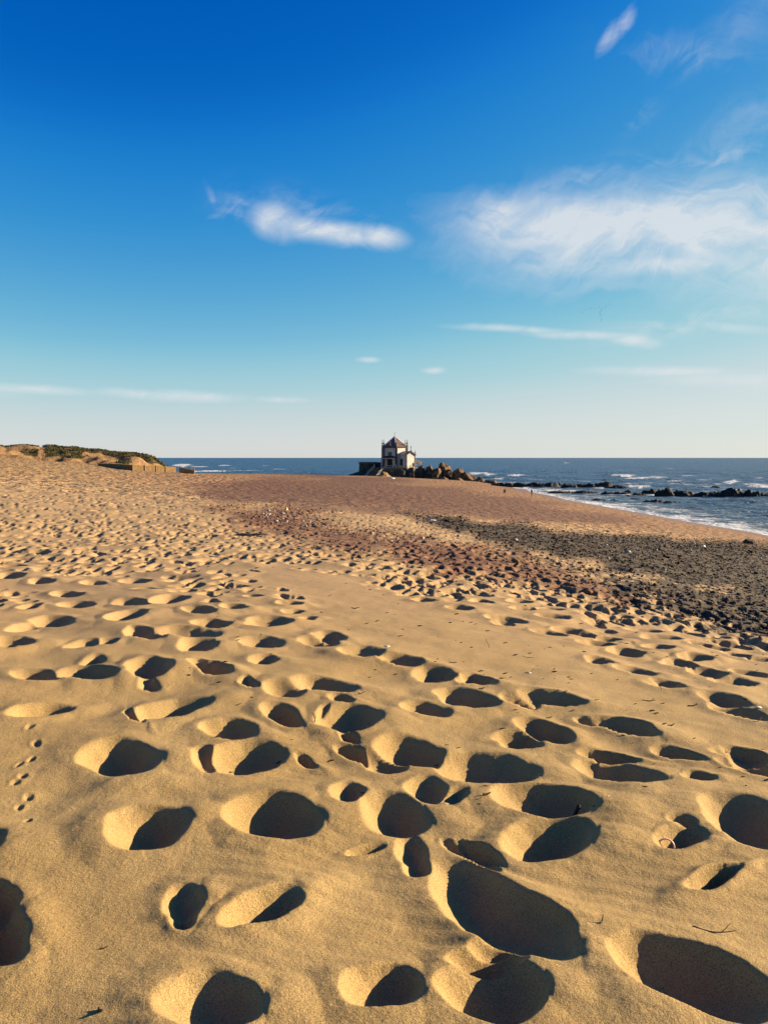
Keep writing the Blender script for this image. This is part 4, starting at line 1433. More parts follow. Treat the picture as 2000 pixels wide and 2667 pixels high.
    mb.bar(pt(-2.75, 3.75, D - 0.25), pt(2.75, 3.75, D - 0.25), 0.3, 0.26)
    for s in (-2.6, 2.6):
        mb.bar(pt(s, 3.75, D - 0.41), pt(s, 3.75, 0.05), 0.3, 0.26)
    mb.build('beam', M['white_wall'], porch)
    mb = MB()
    e, z0, z1 = 3.0, 3.89, 4.8
    A, B = pt(-e, z0, D + 0.1), pt(e, z0, D + 0.1)
    C, E = pt(e, z0, 0.05), pt(-e, z0, 0.05)
    P, Q = pt(-1.5, z1, 0.05), pt(1.5, z1, 0.05)
    mb.poly([A, B, Q, P])
    mb.poly([B, C, Q])
    mb.poly([E, A, P])
    mb.poly([A, E, C, B])
    mb.poly([E, P, Q, C])
    mb.build('porch_roof', M['porch_red'], porch)
    # annex on the right-hand facet
    annex = empty('annex')
    annex.parent = root
    n1, t1 = Vector((*pol(1, -54), 0)), Vector((*pol(1, 36), 0))
    b1 = n1 * HA + t1 * 1.0

    def ap(s, out, z):
        return b1 + t1 * s + n1 * out + Vector((0, 0, z))
    L, W2, EZ, RZ = 4.7, 2.25, 5.2, 6.45
    mb = MB()
    for s in (-1, 1):
        mb.poly([ap(s * W2, 0, 0), ap(s * W2, L, 0), ap(s * W2, L, EZ), ap(s * W2, 0, EZ)])
    mb.poly([ap(-W2, L, 0), ap(W2, L, 0), ap(W2, L, EZ), ap(0, L, RZ), ap(-W2, L, EZ)])
    mb.poly([ap(-W2, 0, 0), ap(W2, 0, 0), ap(W2, 0, EZ), ap(0, 0, RZ), ap(-W2, 0, EZ)])
    mb.build('annex_wall', M['white_wall'], annex)
    for s in (-1, 1):
        mb = MB()
        q = ap(s * (W2 - 0.14), L - 0.14, 0)
        oriented_box(mb, q, t1, n1, 0.42, 0.42, 0, EZ - 0.1)
        mb.build('corner_pilaster', M['granite'], annex)
        mb = MB()
        q0 = [ap(s * (W2 + 0.35), -0.3, EZ - 0.14), ap(s * (W2 + 0.35), L + 0.3, EZ - 0.14), ap(0, L + 0.3, RZ + 0.06), ap(0, -0.3, RZ + 0.06)]
        mb.poly(q0)
        mb.poly([v + Vector((0, 0, 0.16)) for v in q0])
        for i in range(4):
            a, b = q0[i], q0[(i + 1) % 4]
            mb.poly([a, b, b + Vector((0, 0, 0.16)), a + Vector((0, 0, 0.16))])
        mb.build('annex_roof', M['slate'], annex)
        mb = MB()
        q = ap(s * (W2 + 0.05), L - 0.1, EZ + 0.02)
        mb.lathe(q, pinnacle_prof(1.9 if s > 0 else 1.0, 0.24), 8)
        mb.build('pinnacle', M['granite'], annex)
        mb = MB()
        mb.bar(ap(s * (W2 + 0.38), L + 0.34, EZ - 0.16), ap(0, L + 0.34, RZ + 0.06), 0.2, 0.22)
        mb.build('gable_trim', M['granite'], annex)
    mb = MB()
    q = ap(0, L + 0.1, RZ + 0.1)
    mb.lathe(q, [(0.42, 0), (0.32, 0.3), (0.14, 0.45), (0.1, 0.7), (0.09, 2.3)], 8)
    mb.bar(q + t1 * -0.42 + Vector((0, 0, 1.8)), q + t1 * 0.42 + Vector((0, 0, 1.8)), 0.18, 0.18)
    mb.build('cross', M['granite'], annex)
    mb = MB()
    mb.bar(ap(-W2 - 0.03, 1.45, 0.1), ap(-W2 - 0.03, 1.45, 3.5), 0.12, 1.5, up=n1)
    d2 = mb.build('side_door', M['granite'], annex)
    mb = MB()
    mb.bar(ap(-W2 - 0.10, 1.45, 0.1), ap(-W2 - 0.10, 1.45, 3.3), 0.06, 1.15, up=n1)
    mb.build('door_leaf', M['door_dark'], d2)
    return root


build_chapel()


# ------------------------------------------------------------------ terrace, stair and balustrades
def loc(p):
    return Vector((p[0], p[1], p[2] if len(p) > 2 else 0))


def balustrade(name, path, label, step=0.45, h=1.0):
    """path of 3D points along the foot of the balustrade, in chapel coordinates"""
    root = empty(name, CH)
    tag(root, label, 'balustrade', 'balustrades round the chapel terrace')
    for a, b in zip(path[:-1], path[1:]):
        a, b = Vector(a), Vector(b)
        mb = MB()
        mb.bar(a + Vector((0, 0, h)), b + Vector((0, 0, h)), 0.26, 0.16)
        mb.build('rail', M['balustrade'], root)
        mb = MB()
        mb.bar(a + Vector((0, 0, 0.08)), b + Vector((0, 0, 0.08)), 0.26, 0.16)
        mb.build('foot_rail', M['balustrade'], root)
        n = max(2, int((b - a).length / step))
        mb = MB()
        for i in range(1, n):
            q = a.lerp(b, i / n)
            mb.lathe(q, [(0.08, 0.12), (0.055, 0.22), (0.10, 0.42), (0.05, 0.72), (0.08, 0.93)], 6)
        o = mb.build('balusters', M['balustrade'], root)
        o['kind'] = 'stuff'
    for q in path:
        mb = MB()
        mb.box(q[0] - 0.19, q[0] + 0.19, q[1] - 0.19, q[1] + 0.19, q[2] - 0.15, q[2] + h + 0.2)
        mb.lathe((q[0], q[1], q[2] + h + 0.2), [(0.1, 0), (0.17, 0.1), (0.17, 0.22), (0.06, 0.34)], 8)
        mb.build('post', M['balustrade'], root)
    return root


terr = empty('terrace', CH)
tag(terr, 'dark stone terrace platform the white chapel stands on', 'terrace')
ring = [(-8.3, -5.6), (-3.8, -9.2), (4.9, -9.2), (6.5, -6.5), (9.5, -3.5), (10.5, 4), (6, 8.5), (-6, 8.5), (-8.8, 2)]
mb = MB()
mb.prism([(x * 1.05, y * 1.05) for x, y in ring], -6.2, -0.19, [(x * 1.0, y * 1.0) for x, y in ring])
mb.build('retaining_wall', M['terrace'], terr)
mb = MB()
mb.prism([(x * 1.01, y * 1.01) for x, y in ring], -0.185, -0.16)
mb.build('paving', M['balustrade'], terr)

stair = empty('staircase', CH)
tag(stair, 'wide stone staircase climbing from the sand to the chapel terrace', 'staircase')
sd = Vector((-0.59, -0.81, 0))
sw = Vector((-4.5, 3.3, 0))
SA = Vector((-3.9, -9.0, -0.16))
NS = 24
for i in range(NS):
    a = SA + sd * (0.31 * i)
    z1 = -0.16 - 0.2 * i
    ringp = [a, a + sd * 0.31, a + sd * 0.31 + sw, a + sw]
    mb = MB()
    mb.prism([(p.x, p.y) for p in ringp][::-1], -6.0, z1 - 0.2 + 0.004 * (i % 2))
    mb.build('step', M['terrace'], stair)
bot = SA + sd * (0.31 * NS)
for nm, off, labl in (('balustrade', Vector((0, 0, 0)), 'sunlit sloping balustrade on the sea side of the chapel staircase'), ('balustrade', sw, 'sloping balustrade on the round bastion side of the chapel staircase')):
    a, b = SA + off, bot + off
    a = Vector((a.x, a.y, 0.0))
    b = Vector((b.x, b.y, -4.8))
    m1 = a.lerp(b, 0.52)
    balustrade(nm, [tuple(a), tuple(m1), tuple(a.lerp(b, 0.62)), tuple(b)], labl)
mb = MB()
a, b = SA + Vector((0.12, -0.1, 0)), bot + Vector((0.12, -0.1, 0))
pn = Vector((0.81, -0.59, 0)) * 0.35
mb.prism([(p.x, p.y) for p in (a, b, b + pn, a + pn)], -6.0, -5.2)
top = [Vector((a.x, a.y, -0.2)), Vector((b.x, b.y, -5.0)), Vector((b.x + pn.x, b.y + pn.y, -5.0)), Vector((a.x + pn.x, a.y + pn.y, -0.2))]
low = [Vector((v.x, v.y, -5.9)) for v in top]
for i in range(4):
    mb.poly([low[i], low[(i + 1) % 4], top[(i + 1) % 4], top[i]])
mb.poly(top)
mb.build('side_wall', M['terrace'], stair)

balustrade('balustrade', [(-3.6, -9.35, -0.16), (0.4, -9.35, -0.16), (4.6, -9.35, -0.16)], 'long pale balustrade along the terrace front below the chapel porch')
balustrade('balustrade', [(6.2, -7.2, -0.2), (7.6, -6.4, 0.5), (9.2, -5.4, 1.6)], 'short balustrade rising past the foot of the annex gable')
balustrade('balustrade', [(8.7, 2.2, 2.0), (10.2, 0.4, 1.5), (11.6, -1.2, 1.0)], 'sunlit balustrade on the rock behind the annex gable')

bast = empty('bastion_wall', CH + Vector((-10.9, 3.5, 0)))
tag(bast, 'round dark stone bastion with a projecting coping left of the chapel', 'bastion')
mb = MB()
mb.lathe((0, 0, 0), [(4.35, -6.2), (4.1, -2.5), (3.95, 1.5)], 28)
mb.build('drum_wall', M['outcrop'], bast)
mb = MB()
mb.lathe((0, 0, 0), [(4.1, 1.503), (4.35, 1.75), (4.35, 2.0), (3.5, 2.25)], 28)
mb.build('coping', M['terrace'], bast)
mb = MB()
mb.prism([(2.6, -1.6), (5.2, -3.0), (5.2, 2.5), (2.6, 2.5)], -5, 2.1, [(3.6, -1.6), (5.2, -3.0), (5.2, 2.5), (3.6, 2.5)])
mb.build('link_wall', M['outcrop'], bast)

for k, (x0, x1, t, b, d, lab) in enumerate([
        (1004, 1034, 1219.5, 1250, 321, 'dark overgrown rock face under the porch side of the terrace balustrade'),
        (1026, 1060, 1218.5, 1252, 321, 'dark rock face under the middle of the terrace'),
        (1052, 1088, 1214, 1253, 322, 'black rock mass under the annex gable'),
        (1078, 1112, 1208, 1254, 324, 'black rock mass under the raised balustrade behind the annex'),
        (1092, 1180, 1222, 1256, 327, 'long black rock mass behind the ochre boulders'),
        (1160, 1240, 1232, 1260, 322, 'low black rock mass behind the ribbed end boulder'),
        (906, 964, 1225, 1246, 330, 'dark rock slope falling away from the round bastion to the sand'),
        (938, 985, 1230, 1247, 327, 'dark rock between the round bastion and the staircase foot')]):
    rock_at('rock_outcrop', x0, x1, t, b, d, 700 + k * 7, M['outcrop'], lab, 'rock', 'dark rocks carrying the chapel', deep=0.8, rough=0.12, planes=18)


def build_sand_bank():
    xs = np.linspace(-1, 1, 60)
    X, Y = np.meshgrid(xs, xs)
    n = fbm(X * 2.2, Y * 2.2, 4, 140)
    h = (1 - sstep(np.hypot(X, Y) + 0.16 * n, 0.15, 0.98)) * (0.85 + 0.35 * n) * (0.55 + 0.45 * sstep(Y, -0.8, 0.5))
    cx, cy = (1001 - 1000) / F * 317, 317.0
    wx = cx + X * 3.1 + Y * 0.4
    wy = cy + Y * 3.6
    return grid_mesh('sand_bank', wx, wy, base_z(wx, wy) - 0.12 + h * 2.5)


bank_me = build_sand_bank()
for nm in ('pebble', 'dark', 'mixz', 'red', 'damp', 'wet', 'fine', 'midway'):
    vattr(bank_me, nm, np.zeros(len(bank_me.vertices)))
vattr(bank_me, 'warm', np.ones(len(bank_me.vertices)) * 0.6)
tag(link('sand_bank', bank_me, SAND), 'sunlit bank of sand piled against the terrace beside the staircase', kind='structure')


# ------------------------------------------------------------------ reed fence below the dune
fence = empty('reed_fence', (-44.06, 140, float(base_z(-44.06, 140))))
tag(fence, 'sunlit reed fence on posts holding the sand below the dune', 'fence')


def fence_run(pts, parent, heights):
    org = Vector(parent.location)
    for (a, b, h0, h1) in zip(pts[:-1], pts[1:], heights[:-1], heights[1:]):
        a, b = Vector(a), Vector(b)
        L = (b - a).length
        mb = MB()
        n = int(L / 0.09)
        rnd = random.Random(int(L * 100))
        t = (b - a).normalized()
        nn = Vector((t.y, -t.x, 0))
        for i in range(n):
            f0, f1 = i / n, (i + 0.92) / n
            z0 = base_z(a.x + (b.x - a.x) * f0, a.y + (b.y - a.y) * f0) - 0.3
            p0, p1 = a.lerp(b, f0), a.lerp(b, f1)
            h = h0 + (h1 - h0) * f0 + rnd.uniform(-0.05, 0.06)
            d = nn * (0.03 + rnd.uniform(0, 0.03))
            ringp = [p0 - d, p1 - d, p1 + d, p0 + d]
            mb.prism([(q.x - org.x, q.y - org.y) for q in ringp], float(z0) - org.z, float(z0) + 0.3 + h - org.z)
        o = mb.build('reed_panel', M['reed'], parent)
        mb = MB()
        zb = float(base_z(a.x, a.y))
        mb.lathe((a.x - org.x + nn.x * .09, a.y - org.y + nn.y * .09, zb - org.z), [(0.07, -0.4), (0.065, h0 + 0.1), (0.03, h0 + 0.16)], 7)
        mb.build('post', M['post'], parent)


def at_px(px, dist):
    return ((px - 1000) / F * dist, dist, 0)


fence_run([at_px(346, 140), at_px(378, 141.4), at_px(407, 142.8), at_px(432, 144), at_px(459, 145.4)], fence, [1.0, 1.0, 1.02, 1.0, 0.98])
fence2 = empty('reed_fence', (-53.3, 150, float(base_z(-53.3, 150))))
tag(fence2, 'shaded reed fence meeting the sunlit fence at its corner', 'fence')
fence_run([at_px(258, 152), at_px(290, 148), at_px(318, 144), at_px(345.4, 140.1)], fence2, [0.5, 0.7, 0.85, 0.98])
br = empty('broken_fence', Vector(at_px(468, 146)) + Vector((0, 0, float(base_z(*at_px(468, 146)[:2])))))
tag(br, 'broken end of the reed fence slumped over on the sand', 'fence')
mb = MB()
rnd = random.Random(3)
for i in range(46):
    f = i / 46
    x = f * 2.5
    y = f * 0.8
    lean = 0.35 + 0.5 * f
    z = -f * 0.30
    mb.bar((x, y, z - 0.15), (x + 0.2 * lean, y - lean * 0.7, z + 0.95 - 0.25 * f + rnd.uniform(-.06, .06)), 0.07, 0.05)
mb.build('reed_panel', M['reed'], br)
for (x, h) in ((0.6, 0.9), (1.9, 1.1), (2.45, 1.05)):
    mb = MB()
    mb.tube([(x, x * 0.32, -0.5), (x + 0.1, x * 0.32 - 0.1, h * 0.5 - 0.2), (x + 0.16, x * 0.32 - 0.2, h - 0.2)], [0.09, 0.08, 0.07], 7)
    mb.build('post', M['post'], br)


# ------------------------------------------------------------------ people
def person(loc_, rz, joints, edges, label, mats, bands, scale=1.0):
    """one continuous body grown on a skeleton; bands: (z below which, material index) applied to the posed body"""
    names = list(joints)
    me = bpy.data.meshes.new('person')
    me.from_pydata([joints[k][:3] for k in names], [(names.index(a), names.index(b)) for a, b in edges], [])
    tmp = bpy.data.objects.new('person_tmp', me)
    COL.objects.link(tmp)
    sk = tmp.modifiers.new('skin', 'SKIN')
    sk.use_smooth_shade = True
    tmp.modifiers.new('sub', 'SUBSURF').levels = 2
    for k, v in zip(names, me.skin_vertices[0].data):
        r = joints[k][3]
        v.radius = (r, r * (joints[k][4] if len(joints[k]) > 4 else 1.0))
        v.use_root = (k == 'pelvis')
    dg = bpy.context.evaluated_depsgraph_get()
    out = bpy.data.meshes.new_from_object(tmp.evaluated_get(dg))
    bpy.data.objects.remove(tmp)
    o = bpy.data.objects.new('person', out)
    COL.objects.link(o)
    out.materials.clear()
    for m in mats:
        out.materials.append(m)
    for pl in out.polygons:
        c = pl.center
        pl.material_index = bands(c)
        pl.use_smooth = True
    o.location = loc_
    o.rotation_euler = (0, 0, rz)
    o.scale = (scale,) * 3
    tag(o, label, 'person')
    return o


EDG = [('pelvis', 'belly'), ('belly', 'chest'), ('chest', 'neck'), ('neck', 'chin'), ('chin', 'crown'),
       ('chest', 'sh_l'), ('sh_l', 'el_l'), ('el_l', 'ha_l'), ('ha_l', 'fi_l'), ('chest', 'sh_r'), ('sh_r', 'el_r'), ('el_r', 'ha_r'), ('ha_r', 'fi_r'),
       ('pelvis', 'hip_l'), ('hip_l', 'kn_l'), ('kn_l', 'an_l'), ('an_l', 'to_l'), ('pelvis', 'hip_r'), ('hip_r', 'kn_r'), ('kn_r', 'an_r'), ('an_r', 'to_r')]


def standing(stride=0.16, lean=0.02, arm=0.1, face=(0, -1)):
    """joints of a standing or walking figure facing -y"""
    J = {'pelvis': (0, 0, 0.94, 0.13, 0.8), 'belly': (0, -lean, 1.12, 0.135, 0.8), 'chest': (0, -lean * 2, 1.36, 0.16, 0.75), 'neck': (0, -lean * 2.6, 1.50, 0.062),
         'chin': (0, -lean * 3.4 - 0.02, 1.58, 0.085), 'crown': (0, -lean * 3.6, 1.69, 0.10),
         'sh_l': (0.19, -lean * 2, 1.41, 0.075), 'el_l': (0.25, arm * 0.3, 1.14, 0.055), 'ha_l': (0.26, -arm, 0.90, 0.042), 'fi_l': (0.25, -arm * 1.3, 0.80, 0.03),
         'sh_r': (-0.19, -lean * 2, 1.41, 0.075), 'el_r': (-0.25, -arm * 0.1, 1.14, 0.055), 'ha_r': (-0.26, arm * 0.6, 0.90, 0.042), 'fi_r': (-0.25, arm * 0.5, 0.80, 0.03),
         'hip_l': (0.10, 0, 0.88, 0.095), 'kn_l': (0.11, -stride * 0.6, 0.48, 0.07), 'an_l': (0.11, -stride, 0.08, 0.05), 'to_l': (0.12, -stride - 0.16, 0.035, 0.04),
         'hip_r': (-0.10, 0, 0.88, 0.095), 'kn_r': (-0.11, stride * 0.35, 0.48, 0.07), 'an_r': (-0.11, stride, 0.09, 0.05), 'to_r': (-0.12, stride - 0.15, 0.035, 0.04)}
    return J


def crouching():
    return {'pelvis': (0, 0.10, 0.46, 0.15, 0.9), 'belly': (0, 0.0, 0.62, 0.15, 0.9), 'chest': (0, -0.16, 0.82, 0.17, 0.85), 'neck': (0, -0.26, 0.94, 0.065), 'chin': (0, -0.34, 0.99, 0.088), 'crown': (0, -0.36, 1.09, 0.10),
            'sh_l': (0.2, -0.18, 0.86, 0.078), 'el_l': (0.26, -0.34, 0.62, 0.056), 'ha_l': (0.16, -0.52, 0.42, 0.042), 'fi_l': (0.13, -0.58, 0.34, 0.03),
            'sh_r': (-0.2, -0.18, 0.86, 0.078), 'el_r': (-0.26, -0.34, 0.62, 0.056), 'ha_r': (-0.16, -0.52, 0.42, 0.042), 'fi_r': (-0.13, -0.58, 0.34, 0.03),
            'hip_l': (0.11, 0.06, 0.42, 0.10), 'kn_l': (0.15, -0.34, 0.48, 0.075), 'an_l': (0.13, -0.06, 0.09, 0.052), 'to_l': (0.14, -0.24, 0.035, 0.042),
            'hip_r': (-0.11, 0.06, 0.42, 0.10), 'kn_r': (-0.15, -0.30, 0.40, 0.075), 'an_r': (-0.13, 0.02, 0.09, 0.052), 'to_r': (-0.14, -0.16, 0.035, 0.042)}


def bands_std(neck=1.49, waist=0.97, cap=1.66):
    def f(c):
        if c.z > cap:
            return 3
        if c.z > neck and abs(c.x) < 0.14:
            return 2
        if abs(c.x) > 0.2 and c.z < 0.88:
            return 2
        if c.z < waist and abs(c.x) < 0.21:
            return 1
        return 0
    return f


def put(px, py_feet, dist):
    x = (px - 1000) / F * dist
    return Vector((x, dist, sand_z(x, dist)))


person(put(1385, 1294, 184), math.radians(-62), standing(0.13), EDG, 'person in a dark jacket and grey trousers walking near the water line', [M['cloth_black'], M['cloth_grey'], M['skin'], M['hair']], bands_std(), 1.05)
person(put(1313, 1290, 190), math.radians(40), crouching(), EDG, 'person in black crouching on the wet sand', [M['cloth_black'], M['cloth_black'], M['skin'], M['hair']], lambda c: 3 if (c.z > 1.04) else (2 if (c.z > 0.94 and c.y < -0.2 and abs(c.x) < 0.15) else 0))
person(put(580, 1234, 345), math.radians(70), standing(0.06, 0.05), EDG, 'dark figure standing on the far sand crest against the surf', [M['cloth_navy'], M['cloth_navy'], M['skin'], M['hair']], bands_std(), 1.06)
person(put(1077, 1248, 312), math.radians(20), standing(0.05, 0.02), EDG, 'person in a crimson jacket standing at the foot of the black rocks', [M['cloth_red'], M['cloth_grey'], M['skin'], M['hair']], bands_std(), 1.0)
person(put(1069, 1248, 312), math.radians(-30), standing(0.05, 0.03), EDG, 'person in dark clothes beside the one in the crimson jacket', [M['cloth_black'], M['cloth_black'], M['skin'], M['hair']], bands_std(), 1.0)
pc = CH + Vector((7.4, -5.2, -0.15))
person(pc, math.radians(-20), standing(0.04, 0.02), EDG, 'person in black on the terrace in front of the annex gable', [M['cloth_black'], M['cloth_navy'], M['skin'], M['hair']], bands_std(), 1.0)


# ------------------------------------------------------------------ birds
def bird_mesh(name, flap):
    mb = MB()
    mb.lathe((0, 0, 0), [(0.02, -0.30), (0.09, -0.1), (0.1, 0.1), (0.05, 0.28), (0.03, 0.42)], 6)
    v = [Vector(p) for p in mb.v]
    mb.v = [(p.x, p.z, p.y) for p in v]
    for s in (-1, 1):
        a, b, c = Vector((s * 0.05, 0.12, 0.02)), Vector((s * 0.36, 0.16, 0.02 + flap * 0.6)), Vector((s * 0.78, -0.08, flap))
        w = Vector((0, -0.2, 0))
        d = Vector((0, 0, -0.03))
        mb.poly([a, b, b + w, a + w])
        mb.poly([b, c, b + w])
        mb.poly([a + d, a + w + d, b + w + d, b + d])
        mb.poly([b + d, b + w + d, c])
        mb.poly([a, a + d, b + d, b])
        mb.poly([b, b + d, c])
        mb.poly([a + w, b + w, b + w + d, a + w + d])
        mb.poly([b + w, c, b + w + d])
    mb.poly([(-0.03, -0.28, 0), (0.03, -0.28, 0), (0.09, -0.45, 0), (-0.09, -0.45, 0)])
    return mb


BIRDS = [(452, 325), (530, 300), (655, 272), (720, 268), (830, 263), (957, 247), (1035, 275), (1012, 308), (1022, 322), (996, 357), (960, 390), (976, 432), (984, 480), (984, 500), (994, 532), (1030, 597), (1004, 630), (1024, 668), (1102, 243), (1168, 200), (1280, 152), (410, 400)]
first = None
for k, (bx, by) in enumerate(BIRDS):
    px, py = 1480 + bx / 11.85, 780 + by / 11.85
    d = 640 + (k * 37) % 50
    dr = pix_dir(px, py)
    pos = Vector((dr.x * d / dr.y, d, CAMZ + dr.z * d / dr.y))
    if first is None:
        first = bird_mesh('bird', 0.24).build('bird', M['bird'], None, pos)
        o = first
    else:
        o = first.copy()
        COL.objects.link(o)
        o.location = pos
    o.rotation_euler = (0.1 * math.sin(k), 0.25 * math.sin(k * 2.3), math.radians(-70 + 6 * math.sin(k * 1.7)))
    o.scale = (1.0 + 0.1 * math.sin(k * 3.1),) * 3
    tag(o, 'small dark bird flying in the flock high over the sea', 'bird', 'flock of birds over the sea')


# ------------------------------------------------------------------ small things on the sand
def twig(px, py, length, rot, rise, label, m=None, r=0.004, bend=0.3, branch=True, stand=False):
    p = on_sand(px, py)
    length *= 0.75
    rnd = random.Random(int(px * 7 + py))
    pts, rads = [], []
    n = 7
    for i in range(n):
        f = i / (n - 1)
        if stand:
            q = Vector((math.cos(rot) * f * length * 0.22 + bend * 0.06 * math.sin(f * 5), 0.0, -0.03 + f * length))
        else:
            x = (f - 0.5) * length
            q = Vector((math.cos(rot) * x - math.sin(rot) * bend * length * (f - 0.5) ** 2, math.sin(rot) * x + math.cos(rot) * bend * length * (f - 0.5) ** 2, r * 0.6 + rise * max(0, f - 0.45) * 1.6))
        pts.append(q)
        rads.append(r * (1.1 - 0.6 * f) * rnd.uniform(0.85, 1.15))
    mb = MB()
    mb.tube(pts, rads, 6)
    if branch:
        q = pts[4]
        mb.tube([q, q + (pts[5] - pts[3]).normalized() * length * 0.1 + Vector((0.02, 0.03, 0.02)) * length * 3, q + (pts[6] - pts[3]).normalized() * length * 0.2 + Vector((0.03, 0.05, 0.05)) * length * 3], [r * 0.7, r * 0.5, r * 0.3], 5)
    o = mb.build('twig', m or M['twig'], None, p)
    tag(o, label, 'twig', 'twigs lying about on the sand')
    return o


# the charred stick standing in a footprint
p = on_sand(1492, 2120)
mb = MB()
mb.tube([(-0.012, 0, -0.05), (0.004, 0, 0.012), (0.018, 0.002, 0.042), (0.026, 0.003, 0.060), (0.030, 0.003, 0.068)], [0.009, 0.0095, 0.009, 0.010, 0.004], 8)
mb.tube([(0.024, 0.002, 0.052), (0.036, 0, 0.058), (0.039, 0, 0.062)], [0.006, 0.005, 0.002], 6)
tag(mb.build('stick', M['stick'], None, p), 'short black charred stick standing upright in a deep footprint', 'stick')
# pink loop
p = on_sand(1735, 2200)
mb = MB()
pts = [(0.030 * math.cos(a) * 1.1, 0.012 * math.sin(a), 0.010 + 0.026 * math.sin(a) + 0.004) for a in np.linspace(-0.9, 3.9, 18)]
mb.tube(pts, 0.0035, 7)
tag(mb.build('plastic_loop', M['pink'], None, p, smooth=True), 'small pink plastic loop half buried by a footprint', 'plastic loop')

twig(1715, 1800, 0.11, 0.4, 0, 'thin stem standing upright beside an elongated footprint on the right', r=0.0022, stand=True, branch=False)
twig(1268, 1686, 0.16, 1.2, 0, 'thin stem standing upright alone on the smooth sand strip', r=0.0028, stand=True, branch=False)
twig(1690, 1828, 0.12, -0.3, 0.01, 'dark crooked twig on smooth sand above a pair of long footprints', r=0.004)
twig(1805, 1840, 0.10, 0.1, 0.012, 'dark knobbly twig on rippled sand by the long footprints on the right', r=0.005)
twig(1748, 1895, 0.06, 0.2, 0.01, 'stubby dark twig on the bare sand right of the twin footprint', r=0.006, branch=False)
twig(1180, 1725, 0.09, 0.2, 0.0, 'short dark twig on the smooth strip above three big footprints', r=0.005, branch=False)
twig(1380, 1750, 0.12, 0.5, 0.02, 'pale forked twig on the smooth strip near the upright stem', M['driftwood'], r=0.003)
twig(1375, 1712, 0.14, -0.5, 0.0, 'long thin pale twig lying on the smooth strip', M['driftwood'], r=0.0025, branch=False)
twig(1255, 1800, 0.06, 0.2, 0.01, 'short black twig above a big oval footprint', r=0.006, branch=False)
twig(1430, 1863, 0.05, 0.2, 0.008, 'tiny dark twig above a bean shaped footprint', r=0.005, branch=False)
twig(940, 1812, 0.10, -0.9, 0.03, 'thin dark twig on the rim of a big wide footprint', r=0.0025, branch=False)
twig(820, 1880, 0.09, 1.3, 0.05, 'bent looped twig on the lip between two footprints', r=0.004, bend=1.8)
twig(1268, 2083, 0.05, 0.2, 0.008, 'small dark twig right of a split footprint', r=0.006, branch=False)
twig(1568, 2422, 0.03, 1.0, 0.02, 'tiny dark twig stub on a sunlit slope beside the biggest footprint', r=0.003)
twig(1860, 2435, 0.17, -0.35, 0.012, 'long thin dark twig across loose sand above the big lower footprint', r=0.0025, bend=0.5)
twig(270, 2470, 0.03, 0.3, 0.004, 'tiny dark twig on the sand ridge near the lower frame edge', r=0.003, branch=False)
twig(262, 2660, 0.035, -0.9, 0.012, 'dark curled leaf stalk at the lower edge of the picture', r=0.005, branch=False)
twig(1975, 1886, 0.10, 0.5, 0.02, 'dark forked twig on the sand at the right picture edge', r=0.003)
twig(925, 1585, 0.14, -0.4, 0.02, 'long dark twig lying at the upper end of the smooth strip', r=0.007, branch=False)
p = on_sand(1382, 1746)
for (px, py, s, lab) in ((1583, 2103, 0.006, 'tiny pale shell on the rim above the upright black stick'), (1378, 1751, 0.02, 'pale shell piece on the smooth sand strip'), (1008, 1690, 0.025, 'pale shell at the edge of the smooth strip'), (1975, 1855, 0.02, 'pale shell piece beside a long footprint at the right edge')):
    p = on_sand(px, py)
    o = link('shell', rock_mesh('shell', s, s * 0.7, s * 0.5, int(px), 8, 2, 0.05), M['shell'], None, p, smooth=True)
    tag(o, lab, 'shell', 'shells on the sand')


def litter(name, px, py, sx, sy, sz, m, label, seed):
    p = on_sand(px, py)
    o = link(name, rock_mesh(name, sx, sy, sz, seed, 10, 3, 0.22), m, None, (p.x, p.y, p.z - 0.02), smooth=True)
    tag(o, label, 'litter')


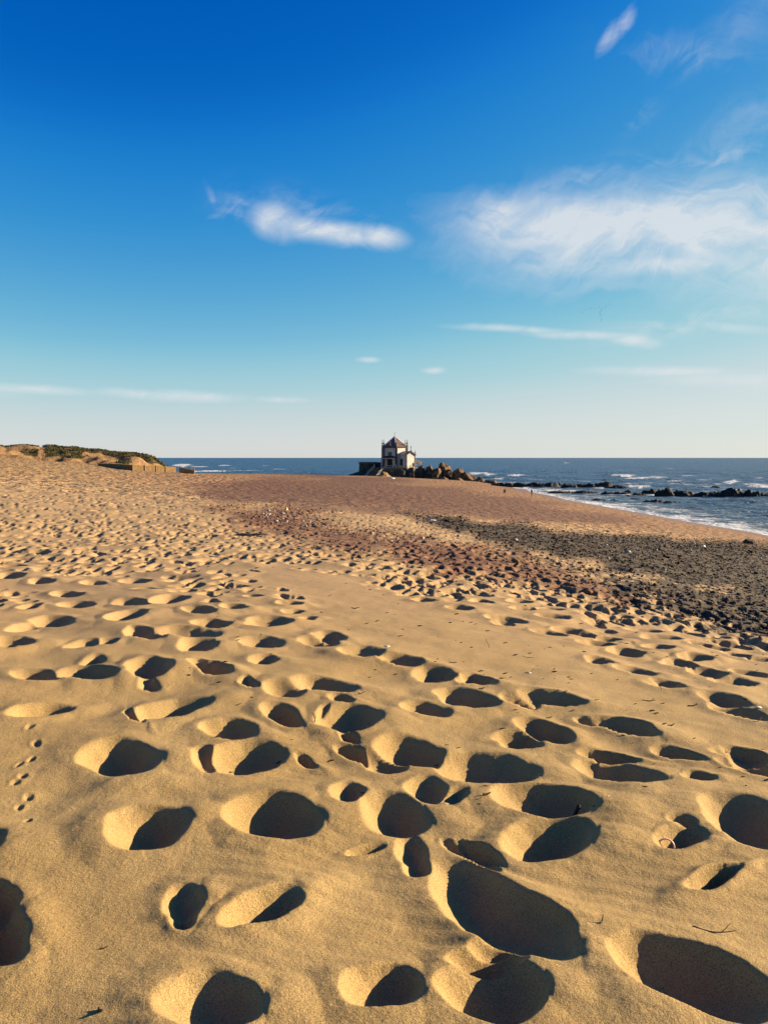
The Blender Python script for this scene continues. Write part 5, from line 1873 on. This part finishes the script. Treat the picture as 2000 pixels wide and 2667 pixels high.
litter('crumpled_litter', 1829, 1424, 0.24, 0.14, 0.12, M['white_litter'], 'crumpled white litter on the dark pebbles', 801)
litter('crumpled_litter', 746, 1331, 0.10, 0.09, 0.13, M['yellow_litter'], 'small yellow litter above the grey shingle patch', 802)
litter('crumpled_litter', 1125, 1357, 0.2, 0.14, 0.1, M['white_litter'], 'pale litter at the upper edge of the dark pebble band', 803)
litter('crumpled_litter', 1000 + 22, 1247, 0.9, 0.5, 0.5, M['white_litter'], 'pale block on the sand at the foot of the dark rocks by the staircase', 804)

# driftwood in its hollow
p = on_sand(650, 1394)
drift = empty('driftwood', p)
drift.scale = (0.5, 0.5, 0.5)
tag(drift, 'dark driftwood log and branches in a hollow of the trampled sand', 'driftwood')
mb = MB()
mb.tube([(-0.9, -0.05, 0.02), (-0.4, 0.02, 0.10), (0.1, 0.0, 0.08), (0.6, 0.08, 0.13), (1.0, 0.15, 0.20)], [0.09, 0.12, 0.10, 0.08, 0.04], 8)
mb.build('log', M['driftwood'], drift, smooth=True)
for k, (a, b) in enumerate((((0.1, 0, 0.08), (0.5, -0.25, 0.22)), ((-0.5, 0, 0.1), (-0.9, 0.3, 0.25)), ((0.5, 0.05, 0.12), (0.9, -0.1, 0.05)))):
    mb = MB()
    a, b = Vector(a), Vector(b)
    mb.tube([a, a.lerp(b, 0.5) + Vector((0, 0, 0.03)), b], [0.05, 0.035, 0.015], 6)
    mb.build('branch', M['driftwood'], drift)


# ------------------------------------------------------------------ scraps of wrack on the smooth sand
def build_debris():
    rng = np.random.default_rng(21)
    mb = MB()
    n = 0
    while n < 230:
        px, py = rng.uniform(450, 2000), rng.uniform(1440, 2120)
        if rng.random() > (0.9 if 1500 + 0.16 * (px - 900) < py < 1760 + 0.22 * (px - 900) else 0.16):
            continue
        p = on_sand(px, py)
        d = p.y
        L = rng.uniform(0.006, 0.022) * (0.5 + 0.09 * d)
        a = rng.uniform(-0.7, 0.7)
        h = L * rng.uniform(0.1, 0.5)
        c, s_ = math.cos(a) * L, math.sin(a) * L
        r = L * rng.uniform(0.12, 0.3)
        mb.tube([p + Vector((-c, -s_, r * 0.4)), p + Vector((0, 0, h * 0.6 + r * 0.5)), p + Vector((c, s_, h + r * 0.3))], [r * 0.6, r, r * 0.4], 5)
        n += 1
    o = mb.build('debris', M['twig'])
    tag(o, 'tiny dark scraps of wrack scattered over the sand', 'debris', kind='stuff')


build_debris()
